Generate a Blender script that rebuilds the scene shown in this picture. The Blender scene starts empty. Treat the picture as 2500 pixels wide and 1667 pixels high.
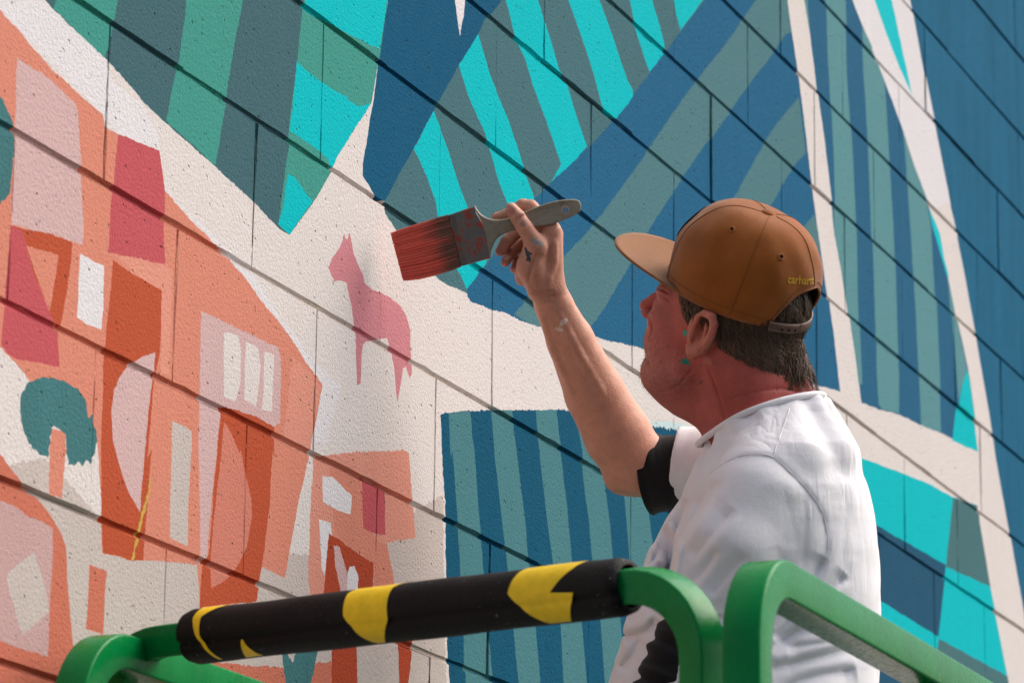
import bpy, bmesh, math, random
import numpy as np
from mathutils import Vector
from mathutils.geometry import delaunay_2d_cdt
random.seed(7); RNG = np.random.default_rng(7)
SC = bpy.context.scene
COL = SC.collection

# ------------------------------------------------------------------ camera
YAW, PITCH, ROLL, FPX = .3895, .2550, .0124, 8896.56      # solved from the block courses
CAM = np.array([-3.8695, -2.0436, 1.5646])
FW = np.array([math.cos(YAW)*math.cos(PITCH), math.sin(YAW)*math.cos(PITCH), math.sin(PITCH)])
RT = np.array([math.sin(YAW), -math.cos(YAW), 0.]); UP = np.cross(RT, FW)
RT, UP = math.cos(ROLL)*RT + math.sin(ROLL)*UP, -math.sin(ROLL)*RT + math.cos(ROLL)*UP
from mathutils import Matrix
cd = bpy.data.cameras.new('camera'); cam = bpy.data.objects.new('camera', cd); COL.objects.link(cam)
cam.matrix_world = Matrix((( RT[0], UP[0], -FW[0], CAM[0]), (RT[1], UP[1], -FW[1], CAM[1]),
                           (RT[2], UP[2], -FW[2], CAM[2]), (0, 0, 0, 1)))
cd.sensor_width = 36.0; cd.lens = FPX/2500*36.0; cd.clip_start = .05; cd.clip_end = 500
cd.dof.use_dof = True; cd.dof.focus_distance = 5.05; cd.dof.aperture_fstop = 11
SC.camera = cam

# ------------------------------------------------------------------ light
SUN_AZ, SUN_EL = math.radians(-50), math.radians(50)        # azimuth from +X towards +Y
w = bpy.data.worlds.new('World'); SC.world = w; w.use_nodes = True
nt = w.node_tree; bg = nt.nodes['Background']
sky = nt.nodes.new('ShaderNodeTexSky'); sky.sky_type = 'NISHITA'; sky.sun_disc = False
sky.sun_elevation = SUN_EL; sky.sun_rotation = math.pi/2 - SUN_AZ
sky.dust_density = 6.0; sky.air_density = 1.0; sky.ozone_density = 1.0
nt.links.new(sky.outputs[0], bg.inputs[0]); bg.inputs[1].default_value = .085
sl = bpy.data.lights.new('sun', 'SUN'); so = bpy.data.objects.new('sun', sl); COL.objects.link(so)
sl.energy = 1.38; sl.angle = math.radians(60); sl.color = (1, .965, .93)
sdir = Vector((math.cos(SUN_AZ)*math.cos(SUN_EL), math.sin(SUN_AZ)*math.cos(SUN_EL), math.sin(SUN_EL)))
so.rotation_euler = sdir.to_track_quat('Z', 'Y').to_euler(); so.location = sdir*30
SC.view_settings.view_transform = 'Standard'; SC.view_settings.look = 'None'
SC.view_settings.gamma = 1; SC.view_settings.exposure = 0.92
SC.render.resolution_x = 1024; SC.render.resolution_y = 682

# ------------------------------------------------------------------ helpers
def ray(x, y): return FW + RT*((x-1250)/FPX) - UP*((y-833.5)/FPX)
def at_plane_y(x, y, Y):
    d = ray(x, y); return CAM + d*((Y-CAM[1])/d[1])
def at_plane_z(x, y, Z):
    d = ray(x, y); return CAM + d*((Z-CAM[2])/d[2])
D0 = 5.0; PXM = FPX/D0                                     # figure space: photo pixel x, y and depth in the same unit
def W(P):
    P = np.asarray(P, float); s = D0 + P[..., 2]/PXM
    return CAM + s[..., None]*(FW + RT*((P[..., 0:1]-1250)/FPX) - UP*((P[..., 1:2]-833.5)/FPX))
def lin(c):
    c = np.asarray(c, float)/255.; return np.where(c <= .04045, c/12.92, ((c+.055)/1.055)**2.4)

WLOC = {}
def add(name, data, parent=None, origin=(0, 0, 0)):
    o = bpy.data.objects.new(name, data); COL.objects.link(o)
    origin = Vector(origin); WLOC[o.name] = origin
    if parent is not None:
        o.parent = parent; o.location = origin - WLOC[parent.name]
    else: o.location = origin
    return o
def empty(name, origin):
    o = add(name, None, None, origin); o.empty_display_size = .1; return o
def tag(o, label=None, category=None, group=None, kind=None):
    for k, v in (('label', label), ('category', category), ('group', group), ('kind', kind)):
        if v: o[k] = v
    return o
def mesh_obj(name, V, F, mat, parent=None, origin=None, smooth=True, cols=None, cdomain='POINT', cname='paint'):
    V = np.asarray(V, float)
    if origin is None: origin = (V.min(0)+V.max(0))/2
    origin = np.asarray(origin, float)
    me = bpy.data.meshes.new(name); me.from_pydata((V-origin).tolist(), [], F if isinstance(F, list) else F.tolist())
    if smooth: me.polygons.foreach_set('use_smooth', [True]*len(me.polygons))
    if cols is not None:
        a = me.color_attributes.new(cname, 'FLOAT_COLOR', cdomain)
        a.data.foreach_set('color', np.asarray(cols, np.float32).ravel())
    for m in (mat if isinstance(mat, (list, tuple)) else [mat]): me.materials.append(m)
    me.update()
    return add(name, me, parent, tuple(origin))

# ------------------------------------------------------------------ materials
def new_mat(name):
    m = bpy.data.materials.new(name); m.use_nodes = True
    return m, m.node_tree, m.node_tree.nodes['Principled BSDF']
def nd(nt, t, **k):
    n = nt.nodes.new(t)
    for a, v in k.items(): setattr(n, a, v)
    return n
def math_n(nt, op, a, b=None):
    n = nd(nt, 'ShaderNodeMath', operation=op)
    for i, v in enumerate((a, b)):
        if v is None: continue
        if isinstance(v, (int, float)): n.inputs[i].default_value = v
        else: nt.links.new(v, n.inputs[i])
    return n.outputs[0]
def noise(nt, vec, scale, detail=4, rough=.55):
    n = nd(nt, 'ShaderNodeTexNoise'); n.inputs['Scale'].default_value = scale
    n.inputs['Detail'].default_value = detail; n.inputs['Roughness'].default_value = rough
    nt.links.new(vec, n.inputs['Vector']); return n.outputs['Fac']
def ramp(nt, fac, stops):
    r = nd(nt, 'ShaderNodeValToRGB'); e = r.color_ramp.elements
    while len(e) < len(stops): e.new(.5)
    for i, (p, c) in enumerate(stops):
        e[i].position = p; e[i].color = (c, c, c, 1) if isinstance(c, (int, float)) else tuple(c)+(1,)
    nt.links.new(fac, r.inputs[0]); return r.outputs[0]
def mul_color(nt, col, fac):
    m = nd(nt, 'ShaderNodeMix', data_type='RGBA', blend_type='MULTIPLY'); m.inputs[0].default_value = 1
    nt.links.new(col, m.inputs[6]); nt.links.new(fac, m.inputs[7]); return m.outputs[2]
def bump(nt, b, h, dist, strength=1.0, prev=None):
    n = nd(nt, 'ShaderNodeBump'); n.inputs['Distance'].default_value = dist; n.inputs['Strength'].default_value = strength
    nt.links.new(h, n.inputs['Height'])
    if prev is not None: nt.links.new(prev, n.inputs['Normal'])
    nt.links.new(n.outputs[0], b.inputs['Normal']); return n.outputs[0]
def geo_pos(nt): return nd(nt, 'ShaderNodeNewGeometry').outputs['Position']

def mat_mural():
    m, nt, b = new_mat('mural_paint'); L = nt.links
    at = nd(nt, 'ShaderNodeAttribute', attribute_name='paint')
    p = geo_pos(nt)
    big = noise(nt, p, 5, 3); mid = noise(nt, p, 34, 4, .6); fine = noise(nt, p, 210, 3, .6); grit = noise(nt, p, 520, 2, .6)
    # vertical roller streaks
    mp = nd(nt, 'ShaderNodeMapping'); mp.inputs['Scale'].default_value = (9, 9, 1.1); L.new(p, mp.inputs[0])
    streak = noise(nt, mp.outputs[0], 1.6, 4, .6)
    v = math_n(nt, 'ADD', math_n(nt, 'MULTIPLY', math_n(nt, 'SUBTRACT', mid, .5), .08),
               math_n(nt, 'MULTIPLY', math_n(nt, 'SUBTRACT', fine, .5), .20))
    mo = math_n(nt, 'MULTIPLY', math_n(nt, 'ADD', math_n(nt, 'SUBTRACT', streak, .5), math_n(nt, 'MULTIPLY', math_n(nt, 'SUBTRACT', big, .5), .5)),
                math_n(nt, 'MULTIPLY', at.outputs['Alpha'], 2.6))
    fac = math_n(nt, 'ADD', math_n(nt, 'ADD', v, mo), 1.0)
    vm = nd(nt, 'ShaderNodeVectorMath', operation='SCALE'); L.new(at.outputs['Color'], vm.inputs[0]); L.new(fac, vm.inputs['Scale'])
    # open pores in the blocks, the shade inside them painted as dark specks
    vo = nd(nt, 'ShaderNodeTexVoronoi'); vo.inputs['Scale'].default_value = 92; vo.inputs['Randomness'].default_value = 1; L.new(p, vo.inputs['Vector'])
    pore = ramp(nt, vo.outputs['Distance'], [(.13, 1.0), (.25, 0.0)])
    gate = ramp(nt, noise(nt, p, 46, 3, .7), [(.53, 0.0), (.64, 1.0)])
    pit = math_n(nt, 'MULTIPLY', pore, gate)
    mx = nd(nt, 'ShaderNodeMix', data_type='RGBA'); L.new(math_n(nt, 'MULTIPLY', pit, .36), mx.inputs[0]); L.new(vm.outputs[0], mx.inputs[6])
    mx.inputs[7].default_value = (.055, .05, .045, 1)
    L.new(mx.outputs[2], b.inputs['Base Color'])
    L.new(ramp(nt, mid, [(.3, .62), (.7, .76)]), b.inputs['Roughness']); b.inputs['Specular IOR Level'].default_value = .02
    h = math_n(nt, 'ADD', math_n(nt, 'ADD', math_n(nt, 'MULTIPLY', fine, .9), math_n(nt, 'MULTIPLY', grit, .35)), math_n(nt, 'MULTIPLY', mid, .12))
    h = math_n(nt, 'SUBTRACT', h, math_n(nt, 'MULTIPLY', pit, 1.3))
    bump(nt, b, h, .0018, 1.0)
    return m
def mat_simple(name, rgb, rough=.5, spec=.5, nscale=60, namp=.12, bscale=0, bdist=.001, metal=0, coat=0, sheen=0):
    m, nt, b = new_mat(name); p = geo_pos(nt)
    n = noise(nt, p, nscale, 4, .6)
    r = ramp(nt, n, [(.25, 1-namp), (.75, 1+namp)])
    rgbn = nd(nt, 'ShaderNodeRGB'); rgbn.outputs[0].default_value = tuple(rgb)+(1,)
    nt.links.new(mul_color(nt, rgbn.outputs[0], r), b.inputs['Base Color'])
    b.inputs['Roughness'].default_value = rough; b.inputs['Specular IOR Level'].default_value = spec
    b.inputs['Metallic'].default_value = metal; b.inputs['Coat Weight'].default_value = coat; b.inputs['Sheen Weight'].default_value = sheen
    if bscale: bump(nt, b, noise(nt, p, bscale, 3, .6), bdist)
    return m

# ------------------------------------------------------------------ signed-distance modelling (figure)
class Field:
    def __init__(s, lo, hi, h):
        s.lo = np.array(lo, float); s.h = h; s.n = np.ceil((np.array(hi)-s.lo)/h).astype(int)+1
        s.S = np.full(s.n, 1e3, np.float32)
    def sub(s, lo, hi):
        a = np.clip(np.floor((np.asarray(lo)-s.lo)/s.h).astype(int), 0, s.n); b = np.clip(np.ceil((np.asarray(hi)-s.lo)/s.h).astype(int)+1, 0, s.n)
        sl_ = tuple(slice(i, j) for i, j in zip(a, b))
        ax = [(s.lo[k]+s.h*np.arange(a[k], b[k])).astype(np.float32) for k in range(3)]
        return sl_, np.meshgrid(*ax, indexing='ij', sparse=True)
    def op(s, sl_, d, k, mode):
        A = s.S[sl_]
        if A.size == 0: return
        if mode == 'sub':                      # smooth max(A, -d)
            k = max(k, 1e-3); B = -d; h = np.clip(.5+.5*(A-B)/k, 0, 1); R = B+(A-B)*h+k*h*(1-h)
        elif k > 0:
            h = np.clip(.5+.5*(A-d)/k, 0, 1); R = A+(d-A)*h-k*h*(1-h)
        else: R = np.minimum(A, d)
        s.S[sl_] = R.astype(np.float32)
    def cone(s, a, b, ra, rb, k=20, mode='add'):
        a = np.asarray(a, float); b = np.asarray(b, float); m = max(ra, rb)+k*1.5+12
        sl_, (X, Y, Z) = s.sub(np.minimum(a, b)-m, np.maximum(a, b)+m)
        ab = b-a; L2 = max((ab**2).sum(), 1e-6)
        t = np.clip(((X-a[0])*ab[0]+(Y-a[1])*ab[1]+(Z-a[2])*ab[2])/L2, 0, 1)
        d = np.sqrt((X-a[0]-t*ab[0])**2+(Y-a[1]-t*ab[1])**2+(Z-a[2]-t*ab[2])**2)-(ra+(rb-ra)*t)
        s.op(sl_, d, k, mode)
    def chain(s, pts, rs, k=12, kj=0, mode='add'):
        for i in range(len(pts)-1): s.cone(pts[i], pts[i+1], rs[i], rs[i+1], k if i == 0 or not kj else kj, mode)
    def ell(s, c, rad, axes=None, k=20, mode='add'):
        c = np.asarray(c, float); rad = np.asarray(rad, float); m = rad.max()+k*1.5+12
        sl_, (X, Y, Z) = s.sub(c-m, c+m); X = X-c[0]; Y = Y-c[1]; Z = Z-c[2]
        A = np.eye(3) if axes is None else np.asarray(axes)
        q = [(X*A[i][0]+Y*A[i][1]+Z*A[i][2])/rad[i] for i in range(3)]
        r0 = np.sqrt(q[0]**2+q[1]**2+q[2]**2); r1 = np.sqrt((q[0]/rad[0])**2+(q[1]/rad[1])**2+(q[2]/rad[2])**2)+1e-6
        s.op(sl_, r0*(r0-1)/r1, k, mode)
    def mesh(s):
        S = s.S; I = S < 0
        nx, ny, nz = S.shape
        c = np.zeros((nx-1, ny-1, nz-1), np.uint8)
        for dx in (0, 1):
            for dy in (0, 1):
                for dz in (0, 1): c += I[dx:nx-1+dx, dy:ny-1+dy, dz:nz-1+dz]
        act = np.argwhere((c > 0) & (c < 8)); idx = np.full(c.shape, -1, np.int32); idx[tuple(act.T)] = np.arange(len(act))
        acc = np.zeros((len(act), 3)); cnt = np.zeros(len(act))
        corners = [(i, j, k) for i in (0, 1) for j in (0, 1) for k in (0, 1)]
        for a in corners:
            for ax in range(3):
                if a[ax]: continue
                b = list(a); b[ax] = 1
                sa = S[act[:, 0]+a[0], act[:, 1]+a[1], act[:, 2]+a[2]]; sb = S[act[:, 0]+b[0], act[:, 1]+b[1], act[:, 2]+b[2]]
                mk = (sa < 0) != (sb < 0); t = np.where(mk, sa/np.where(mk, sa-sb, 1), 0)
                p = np.tile(np.array(a, float), (len(act), 1)); p[:, ax] = t
                acc += p*mk[:, None]; cnt += mk
        V = s.lo+s.h*(act+acc/cnt[:, None])
        F = []
        for ax in range(3):
            o1, o2 = (ax+1) % 3, (ax+2) % 3
            sa = [slice(None)]*3; sb = [slice(None)]*3; sa[ax] = slice(0, -1); sb[ax] = slice(1, None)
            e = I[tuple(sa)] != I[tuple(sb)]
            w = np.argwhere(e); w = w[(w[:, o1] > 0) & (w[:, o2] > 0) & (w[:, o1] < S.shape[o1]-1) & (w[:, o2] < S.shape[o2]-1)]
            q = []
            for d1, d2 in ((0, 0), (-1, 0), (-1, -1), (0, -1)):
                g = w.copy(); g[:, o1] += d1; g[:, o2] += d2; q.append(idx[tuple(g.T)])
            q = np.array(q).T; ins = I[tuple(w.T)]
            q[~ins] = q[~ins][:, ::-1]
            F.append(q)
        return V, np.vstack(F)
    def normals(s, V):
        g = np.zeros((len(V), 3)); P = (V-s.lo)/s.h
        for ax in range(3):
            e = np.zeros(3); e[ax] = .7; g[:, ax] = s.samp(P+e)-s.samp(P-e)
        return g/np.maximum(np.linalg.norm(g, axis=1, keepdims=True), 1e-6)
    def samp(s, P):
        P = np.clip(P, 0, s.n-1.001); i = np.floor(P).astype(int); f = P-i; r = 0
        for a in (0, 1):
            for b in (0, 1):
                for c in (0, 1):
                    r = r + s.S[i[:, 0]+a, i[:, 1]+b, i[:, 2]+c]*(f[:, 0] if a else 1-f[:, 0])*(f[:, 1] if b else 1-f[:, 1])*(f[:, 2] if c else 1-f[:, 2])
        return r
def catmull(P, n=8, closed=False):
    P = np.asarray(P, float); N = len(P); out = []
    for i in range(N if closed else N-1):
        p = [P[(i+k) % N] if closed else P[min(max(i+k, 0), N-1)] for k in (-1, 0, 1, 2)]
        for t in np.arange(n)/n:
            out.append(.5*((2*p[1])+(-p[0]+p[2])*t+(2*p[0]-5*p[1]+4*p[2]-p[3])*t*t+(-p[0]+3*p[1]-3*p[2]+p[3])*t**3))
    if not closed: out.append(P[-1])
    return np.array(out)
def tube(P, r, n=10, closed=False, cap=True, prof=None):
    """sweep; r scalar/array; prof = list of 2-D offsets in units of r"""
    P = np.asarray(P, float); N = len(P); r = np.broadcast_to(np.asarray(r, float), (N,))
    T = np.gradient(P, axis=0)
    if closed: T = np.roll(P, -1, 0)-np.roll(P, 1, 0)
    T /= np.maximum(np.linalg.norm(T, axis=1, keepdims=True), 1e-9)
    up = np.array([0, 0, 1.]); 
    if abs(T[0] @ up) > .9: up = np.array([0, 1., 0])
    if prof is None: prof = [(math.cos(2*math.pi*i/n), math.sin(2*math.pi*i/n)) for i in range(n)]
    n = len(prof); V = []; u = up-T[0]*(up @ T[0]); u /= np.linalg.norm(u)
    for i in range(N):
        u = u-T[i]*(u @ T[i]); u /= np.linalg.norm(u); v = np.cross(T[i], u)
        for a, b in prof: V.append(P[i]+r[i]*(a*u+b*v))
    F = []
    for i in range(N if closed else N-1):
        j = (i+1) % N
        for k in range(n): F.append([i*n+k, i*n+(k+1) % n, j*n+(k+1) % n, j*n+k])
    if cap and not closed: F.append(list(range(n))[::-1]); F.append([(N-1)*n+k for k in range(n)])
    return np.array(V), F
def merge(parts):
    V, F, o = [], [], 0
    for v, f in parts:
        V.append(np.asarray(v, float)); F += [[i+o for i in q] for q in (f if isinstance(f, list) else f.tolist())]; o += len(v)
    return np.vstack(V), F
def box(c, s, bev=0.0, rotz=0):
    bm = bmesh.new(); bmesh.ops.create_cube(bm, size=1)
    for v in bm.verts: v.co = Vector((v.co.x*s[0], v.co.y*s[1], v.co.z*s[2]))
    if bev: bmesh.ops.bevel(bm, geom=bm.edges[:], offset=bev, segments=2, affect='EDGES', profile=.5)
    bm.verts.index_update(); V = np.array([v.co[:] for v in bm.verts]); F = [[v.index for v in f.verts] for f in bm.faces]; bm.free()
    if rotz:
        c_, s_ = math.cos(rotz), math.sin(rotz); V[:, :2] = V[:, :2] @ np.array([[c_, s_], [-s_, c_]])
    return V+np.asarray(c, float), F

# ------------------------------------------------------------------ ground
M_GROUND = mat_simple('asphalt', (.055, .054, .052), .85, .3, 18, .25, 160, .004)
gv = [(-60, -60, 0), (60, -60, 0), (60, 60, 0), (-60, 60, 0)]
g = mesh_obj('ground', gv, [[0, 1, 2, 3]], M_GROUND, smooth=False); tag(g, 'grey asphalt ground below the painted wall', 'ground', kind='structure')

# ------------------------------------------------------------------ mural: flat paint shapes traced on the wall plane
PAL = dict(cream=(224, 212, 206), white=(228, 220, 220), cream_shaded=(202, 186, 178), slate=(74, 106, 112), slate2=(78, 114, 120), green=(74, 150, 137),
  cyan=(2, 187, 192), navy=(34, 90, 120), blue=(46, 101, 134), gg=(87, 126, 131), b2=(50, 101, 131), teal=(98, 145, 149), b3=(44, 102, 131),
  b4=(33, 87, 112), tl2=(80, 127, 132), b5=(46, 88, 113), slate3=(80, 117, 120), coral=(219, 139, 117), coral2=(206, 119, 97), coralp=(225, 151, 131),
  coralL=(213, 131, 113), pink=(212, 175, 172), pink2=(201, 162, 158), rose=(197, 92, 97), rust=(190, 89, 62), rust2=(181, 78, 54), tree=(76, 121, 123),
  horse=(209, 136, 142), gold=(206, 168, 84), cyan2=(36, 194, 200), pale=(202, 220, 219))
KW = np.array([.90, .95, .975])                                # light on the wall
ZS = 850/2338.
ORG = {1: (0, 0), 2: (825, 0), 3: (1650, 0), 4: (0, 550), 5: (825, 550), 6: (1650, 550), 7: (0, 1097), 8: (825, 1097), 9: (1650, 1097)}
MUR = []
def P(col, *segs, mot=.025, jit=1.0):
    """one painted shape: runs of points, each run in the coordinates of one detail view"""
    pts = [(ORG[t][0]+x*ZS, ORG[t][1]+y*ZS) for t, q in segs for x, y in q]
    MUR.append((col, pts, mot, jit))
# white freshly rolled zones over the cream ground coat
P('cream_shaded', (7, [(-500, 200), (300, 60), (700, 500), (2000, 700), (2338, 700)]), (8, [(700, 300), (760, 2500), (-3500, 2500)]), jit=4)  # lower cream: the weaker light down here is put into a darker tone
P('white', (1, [(-400, -400), (-150, -400), (280, -10), (700, 390), (760, 560), (960, 720), (1060, 900), (1100, 1270), (1420, 1568)]), (4, [(1560, 190), (1700, 330), (1900, 640), (2100, 900), (2290, 1080), (2190, 1460), (2090, 1450), (2160, 1070), (1950, 760), (1640, 350), (1380, 60)]), (1, [(690, 775), (0, 70)]), jit=4)
# green and slate block
P('slate', (1, [(-160, -500), (300, 0), (350, 60), (540, 240), (700, 390), (745, 440), (1000, 725), (1200, 905), (1450, 1120), (1700, 1350), (1880, 1540)]), (4, [(1945, 65)]), (1, [(2085, 1380), (2220, 1150)]), (2, [(0, 1040), (225, 690), (270, 425), (335, 0), (400, -500)]))
P('green', (1, [(450, -500), (900, -500), (790, 0), (770, 110), (703, 390), (540, 240), (358, 60), (372, 0)]))
P('green', (1, [(1330, -500), (1720, -500), (1640, 0), (1600, 200), (1558, 450), (1450, 1115), (1115, 815), (1140, 680), (1200, 400), (1255, 0)]))
P('green', (1, [(2100, -500), (2040, 0), (2010, 320), (1940, 900), (1870, 1510), (1900, 1540)]), (4, [(1945, 65)]), (1, [(2085, 1380), (2220, 1150)]), (2, [(0, 1040), (225, 690), (270, 425), (335, 0), (400, -500)]))
P('cyan', (1, [(2110, -500), (2050, 0), (2045, 62), (2200, 150), (2338, 232)]), (2, [(120, 255), (278, 330), (328, 0), (395, -500)]))
P('cyan', (1, [(1998, 410), (2060, 475), (2130, 530), (2230, 600), (2338, 655)]), (2, [(60, 668), (130, 712), (222, 696), (0, 1045)]), (1, [(2222, 1142), (2205, 1072), (2150, 1020), (2050, 945), (1950, 880)]))
P('cyan', (1, [(1928, 1170), (1965, 1185), (2095, 1355), (2000, 1490)]), (4, [(1945, 65), (1868, -10)]), (1, [(1900, 1400)]))
# dark blue wedge with the white spike
P('navy', (2, [(400, -500), (335, 0), (270, 430), (235, 690), (165, 1100), (165, 1180), (265, 1350), (330, 1355), (520, 1015), (660, 755), (740, 620), (830, 450), (890, 360), (960, 242), (1000, 140), (1060, 95), (1120, 0), (1420, -500)]), mot=.05)
P('white', (2, [(745, -500), (785, 0), (800, 120), (818, 245), (845, 100), (852, 0), (880, -500)]))
# fan of slate and cyan stripes
P('slate2', (2, [(1400, -500), (1100, 0), (1040, 85), (985, 130), (940, 232), (810, 440), (640, 745), (500, 1005), (310, 1355), (330, 1440), (400, 1545)]), (5, [(640, 325), (740, 400), (900, 470), (1000, 330)]), (2, [(1345, 1360), (1450, 1245), (1690, 1020), (1890, 810), (2020, 640), (2210, 390), (2355, 215)]), (3, [(220, 10), (580, -500)]))
P('cyan', (2, [(640, 745), (700, 900), (750, 1030), (800, 1200), (870, 1390), (1000, 1640)]), (5, [(1000, 240), (960, 310), (870, 432), (840, 360), (800, 280)]), (2, [(665, 1450), (650, 1350), (600, 1210), (540, 1070), (505, 1000)]))
P('cyan', (2, [(940, 230), (810, 440), (870, 640), (985, 900), (1025, 1020), (1085, 1230), (1140, 1370), (1230, 1440), (1320, 1345), (1310, 1300), (1255, 1160), (1200, 980), (1140, 800), (1080, 660), (1020, 510), (975, 350)]))
P('cyan', (2, [(1000, -500), (1125, 0), (1190, 250), (1260, 400), (1310, 580), (1390, 790), (1460, 1000), (1495, 1100), (1490, 1115), (1430, 1222), (1550, 1120), (1672, 985), (1600, 770), (1540, 570), (1480, 470), (1420, 260), (1340, 0), (1180, -500)]))
P('cyan', (2, [(1380, -500), (1545, 0), (1600, 160), (1660, 330), (1720, 530), (1760, 690), (1800, 790), (1862, 798), (1980, 660), (1985, 620), (1940, 540), (1880, 360), (1820, 180), (1755, 0), (1600, -500)]), mot=.03)
P('cyan', (2, [(1840, -500), (1960, 0), (2000, 190), (2060, 380), (2100, 490), (2200, 362), (2190, 280), (2150, 130), (2110, 0), (1960, -500)]))
P('cyan', (2, [(2160, -500), (2260, 0), (2280, 110), (2310, 215)]), (3, [(40, 202), (185, 5), (320, -500)]))
# blue field with diagonal bands
P('blue', (3, [(560, -500), (200, 0), (40, 210), (0, 260)]), (2, [(2190, 370), (2000, 620), (1870, 790), (1670, 1000), (1430, 1225), (1320, 1345)]), (5, [(960, 310), (870, 430), (875, 480), (895, 512), (1040, 570), (1130, 590), (1200, 625), (1280, 660), (1370, 682), (1720, 745), (1800, 772), (1960, 805), (2060, 832)]), (6, [(400, 1000), (840, 1040), (930, 1070), (1100, 1115), (1050, 700), (1000, 350), (950, 0)]), (3, [(915, 1250), (870, 880), (830, 560), (800, 370), (740, 0), (680, -500)]), mot=.05, jit=1.6)
P('gg', (3, [(880, -500), (540, 0), (345, 290), (215, 450), (0, 740)]), (2, [(2100, 985), (1900, 1270), (1690, 1540)]), (5, [(1510, 220), (1250, 520), (1185, 592), (1280, 658), (1370, 680), (1660, 735), (1780, 570), (1950, 280), (2110, 0)]), (2, [(2120, 1500), (2265, 1275)]), (3, [(60, 1175), (260, 895), (500, 562), (665, 345), (730, 237), (775, 215), (745, 0), (690, -500)]), jit=1.6)
P('gg', (3, [(825, 650), (760, 730), (680, 830), (600, 950), (480, 1160), (395, 1310), (200, 1568), (500, 1568), (650, 1360), (720, 1235), (810, 1092), (872, 1030), (848, 830)]), jit=1.8)
P('gg', (3, [(928, 1440), (820, 1568)]), (6, [(800, 150), (940, 250), (990, 380), (950, 0)]), jit=1.8)
P('b2', (5, [(2110, 10), (2000, 260), (1800, 600), (1900, 500), (2140, 60)]), mot=.04, jit=2)
# panel between the two white lines
P('b2', (3, [(800, -500), (857, 0), (900, 240), (945, 590), (1000, 980), (1045, 1350), (1065, 1568)]), (6, [(1110, 290), (1160, 620), (1200, 880), (1242, 1190), (1350, 1230), (1500, 1270), (1640, 1340), (1800, 1400), (1870, 1440), (2035, 1520), (2010, 1320), (1960, 960), (1880, 600), (1800, 220), (1740, 0)]), (3, [(1690, 1350), (1600, 1110), (1530, 900), (1510, 790), (1400, 520), (1330, 350), (1250, 170), (1185, 0), (980, -500)]), mot=.05)
P('teal', (3, [(1000, -500), (1005, 0), (1020, 400), (1040, 700), (1055, 1000), (1065, 1300), (1066, 1568)]), (6, [(1110, 290), (1160, 620), (1200, 880), (1225, 1080), (1248, 1060), (1240, 900), (1222, 500), (1210, 0)]), (3, [(1200, 1300), (1185, 1000), (1170, 800), (1150, 500), (1140, 0), (1130, -500)]))
P('teal', (3, [(857, 0), (880, 0), (893, 150), (900, 230)]))
P('teal', (3, [(1250, 180), (1260, 500), (1275, 700), (1290, 1000), (1300, 1250), (1312, 1568)]), (6, [(1325, 300), (1340, 700), (1345, 850), (1365, 1200), (1390, 1235), (1440, 1245), (1500, 1262), (1500, 1000), (1490, 800), (1475, 400), (1460, 0)]), (3, [(1440, 1200), (1425, 900), (1405, 600), (1398, 515), (1330, 350)]))
P('teal', (3, [(1528, 890), (1545, 1100), (1560, 1350), (1576, 1568)]), (6, [(1590, 300), (1610, 600), (1630, 1000), (1646, 1342), (1785, 1395), (1770, 950), (1750, 550), (1735, 300), (1717, 0)]), (3, [(1690, 1350), (1600, 1110)]))
P('teal', (6, [(1826, 330), (1850, 600), (1870, 850), (1890, 1180), (1920, 1060), (1955, 965), (1920, 800), (1880, 600), (1838, 380)]))
P('cyan', (6, [(1957, 965), (2010, 1330), (2035, 1520), (1860, 1445), (1885, 1240), (1920, 1060)]))
P('cyan2', (3, [(1704, 1395), (1776, 1568)]), (6, [(1805, 220), (1838, 350), (1824, 340), (1790, 220), (1728, 10)]))
# far right blue
P('b3', (3, [(1430, -500), (1575, 0), (1600, 130), (1640, 340), (1690, 600), (1730, 800), (1780, 1050), (1840, 1350), (1890, 1568)]), (6, [(1892, 90), (1940, 330), (2000, 660), (2050, 950), (2110, 1300), (2150, 1568)]), (9, [(2200, 330), (2260, 650), (2338, 1100), (2480, 2400), (9000, 5000), (9000, -5000), (2000, -5000)]), mot=.2)
P('white', (3, [(1370, -500), (1575, 0), (1640, 340), (1730, 800), (1840, 1350), (1750, 1400), (1690, 1350), (1530, 890), (1330, 350), (1185, 0), (980, -500)]))
P('cyan2', (3, [(1170, -500), (1335, 0), (1410, 210), (1500, 440), (1592, 645), (1550, 450), (1500, 230), (1450, 0), (1350, -500)]))
# lower right chequered panel
P('cyan', (9, [(500, -200), (1000, -30), (1245, 55), (1540, 165), (1700, 230), (1862, 320), (2030, 375), (2036, 480), (2110, 920), (2150, 1130), (2228, 1520), (2420, 2500), (500, 2500)]), mot=.03)
P('slate3', (9, [(1862, 320), (2030, 375), (2036, 480), (2110, 920), (1815, 785)]), mot=.05)
P('b5', (9, [(500, 50), (1350, 505), (1815, 775), (1762, 1255), (1380, 1020), (500, 560)]), mot=.05)
P('slate3', (9, [(1765, 1268), (2228, 1520), (2330, 2050), (1700, 1800), (1752, 1360)]), mot=.05)
P('b5', (9, [(500, 1020), (1375, 1455), (1740, 1600), (1700, 2000), (500, 1600)]), mot=.05)
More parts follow.
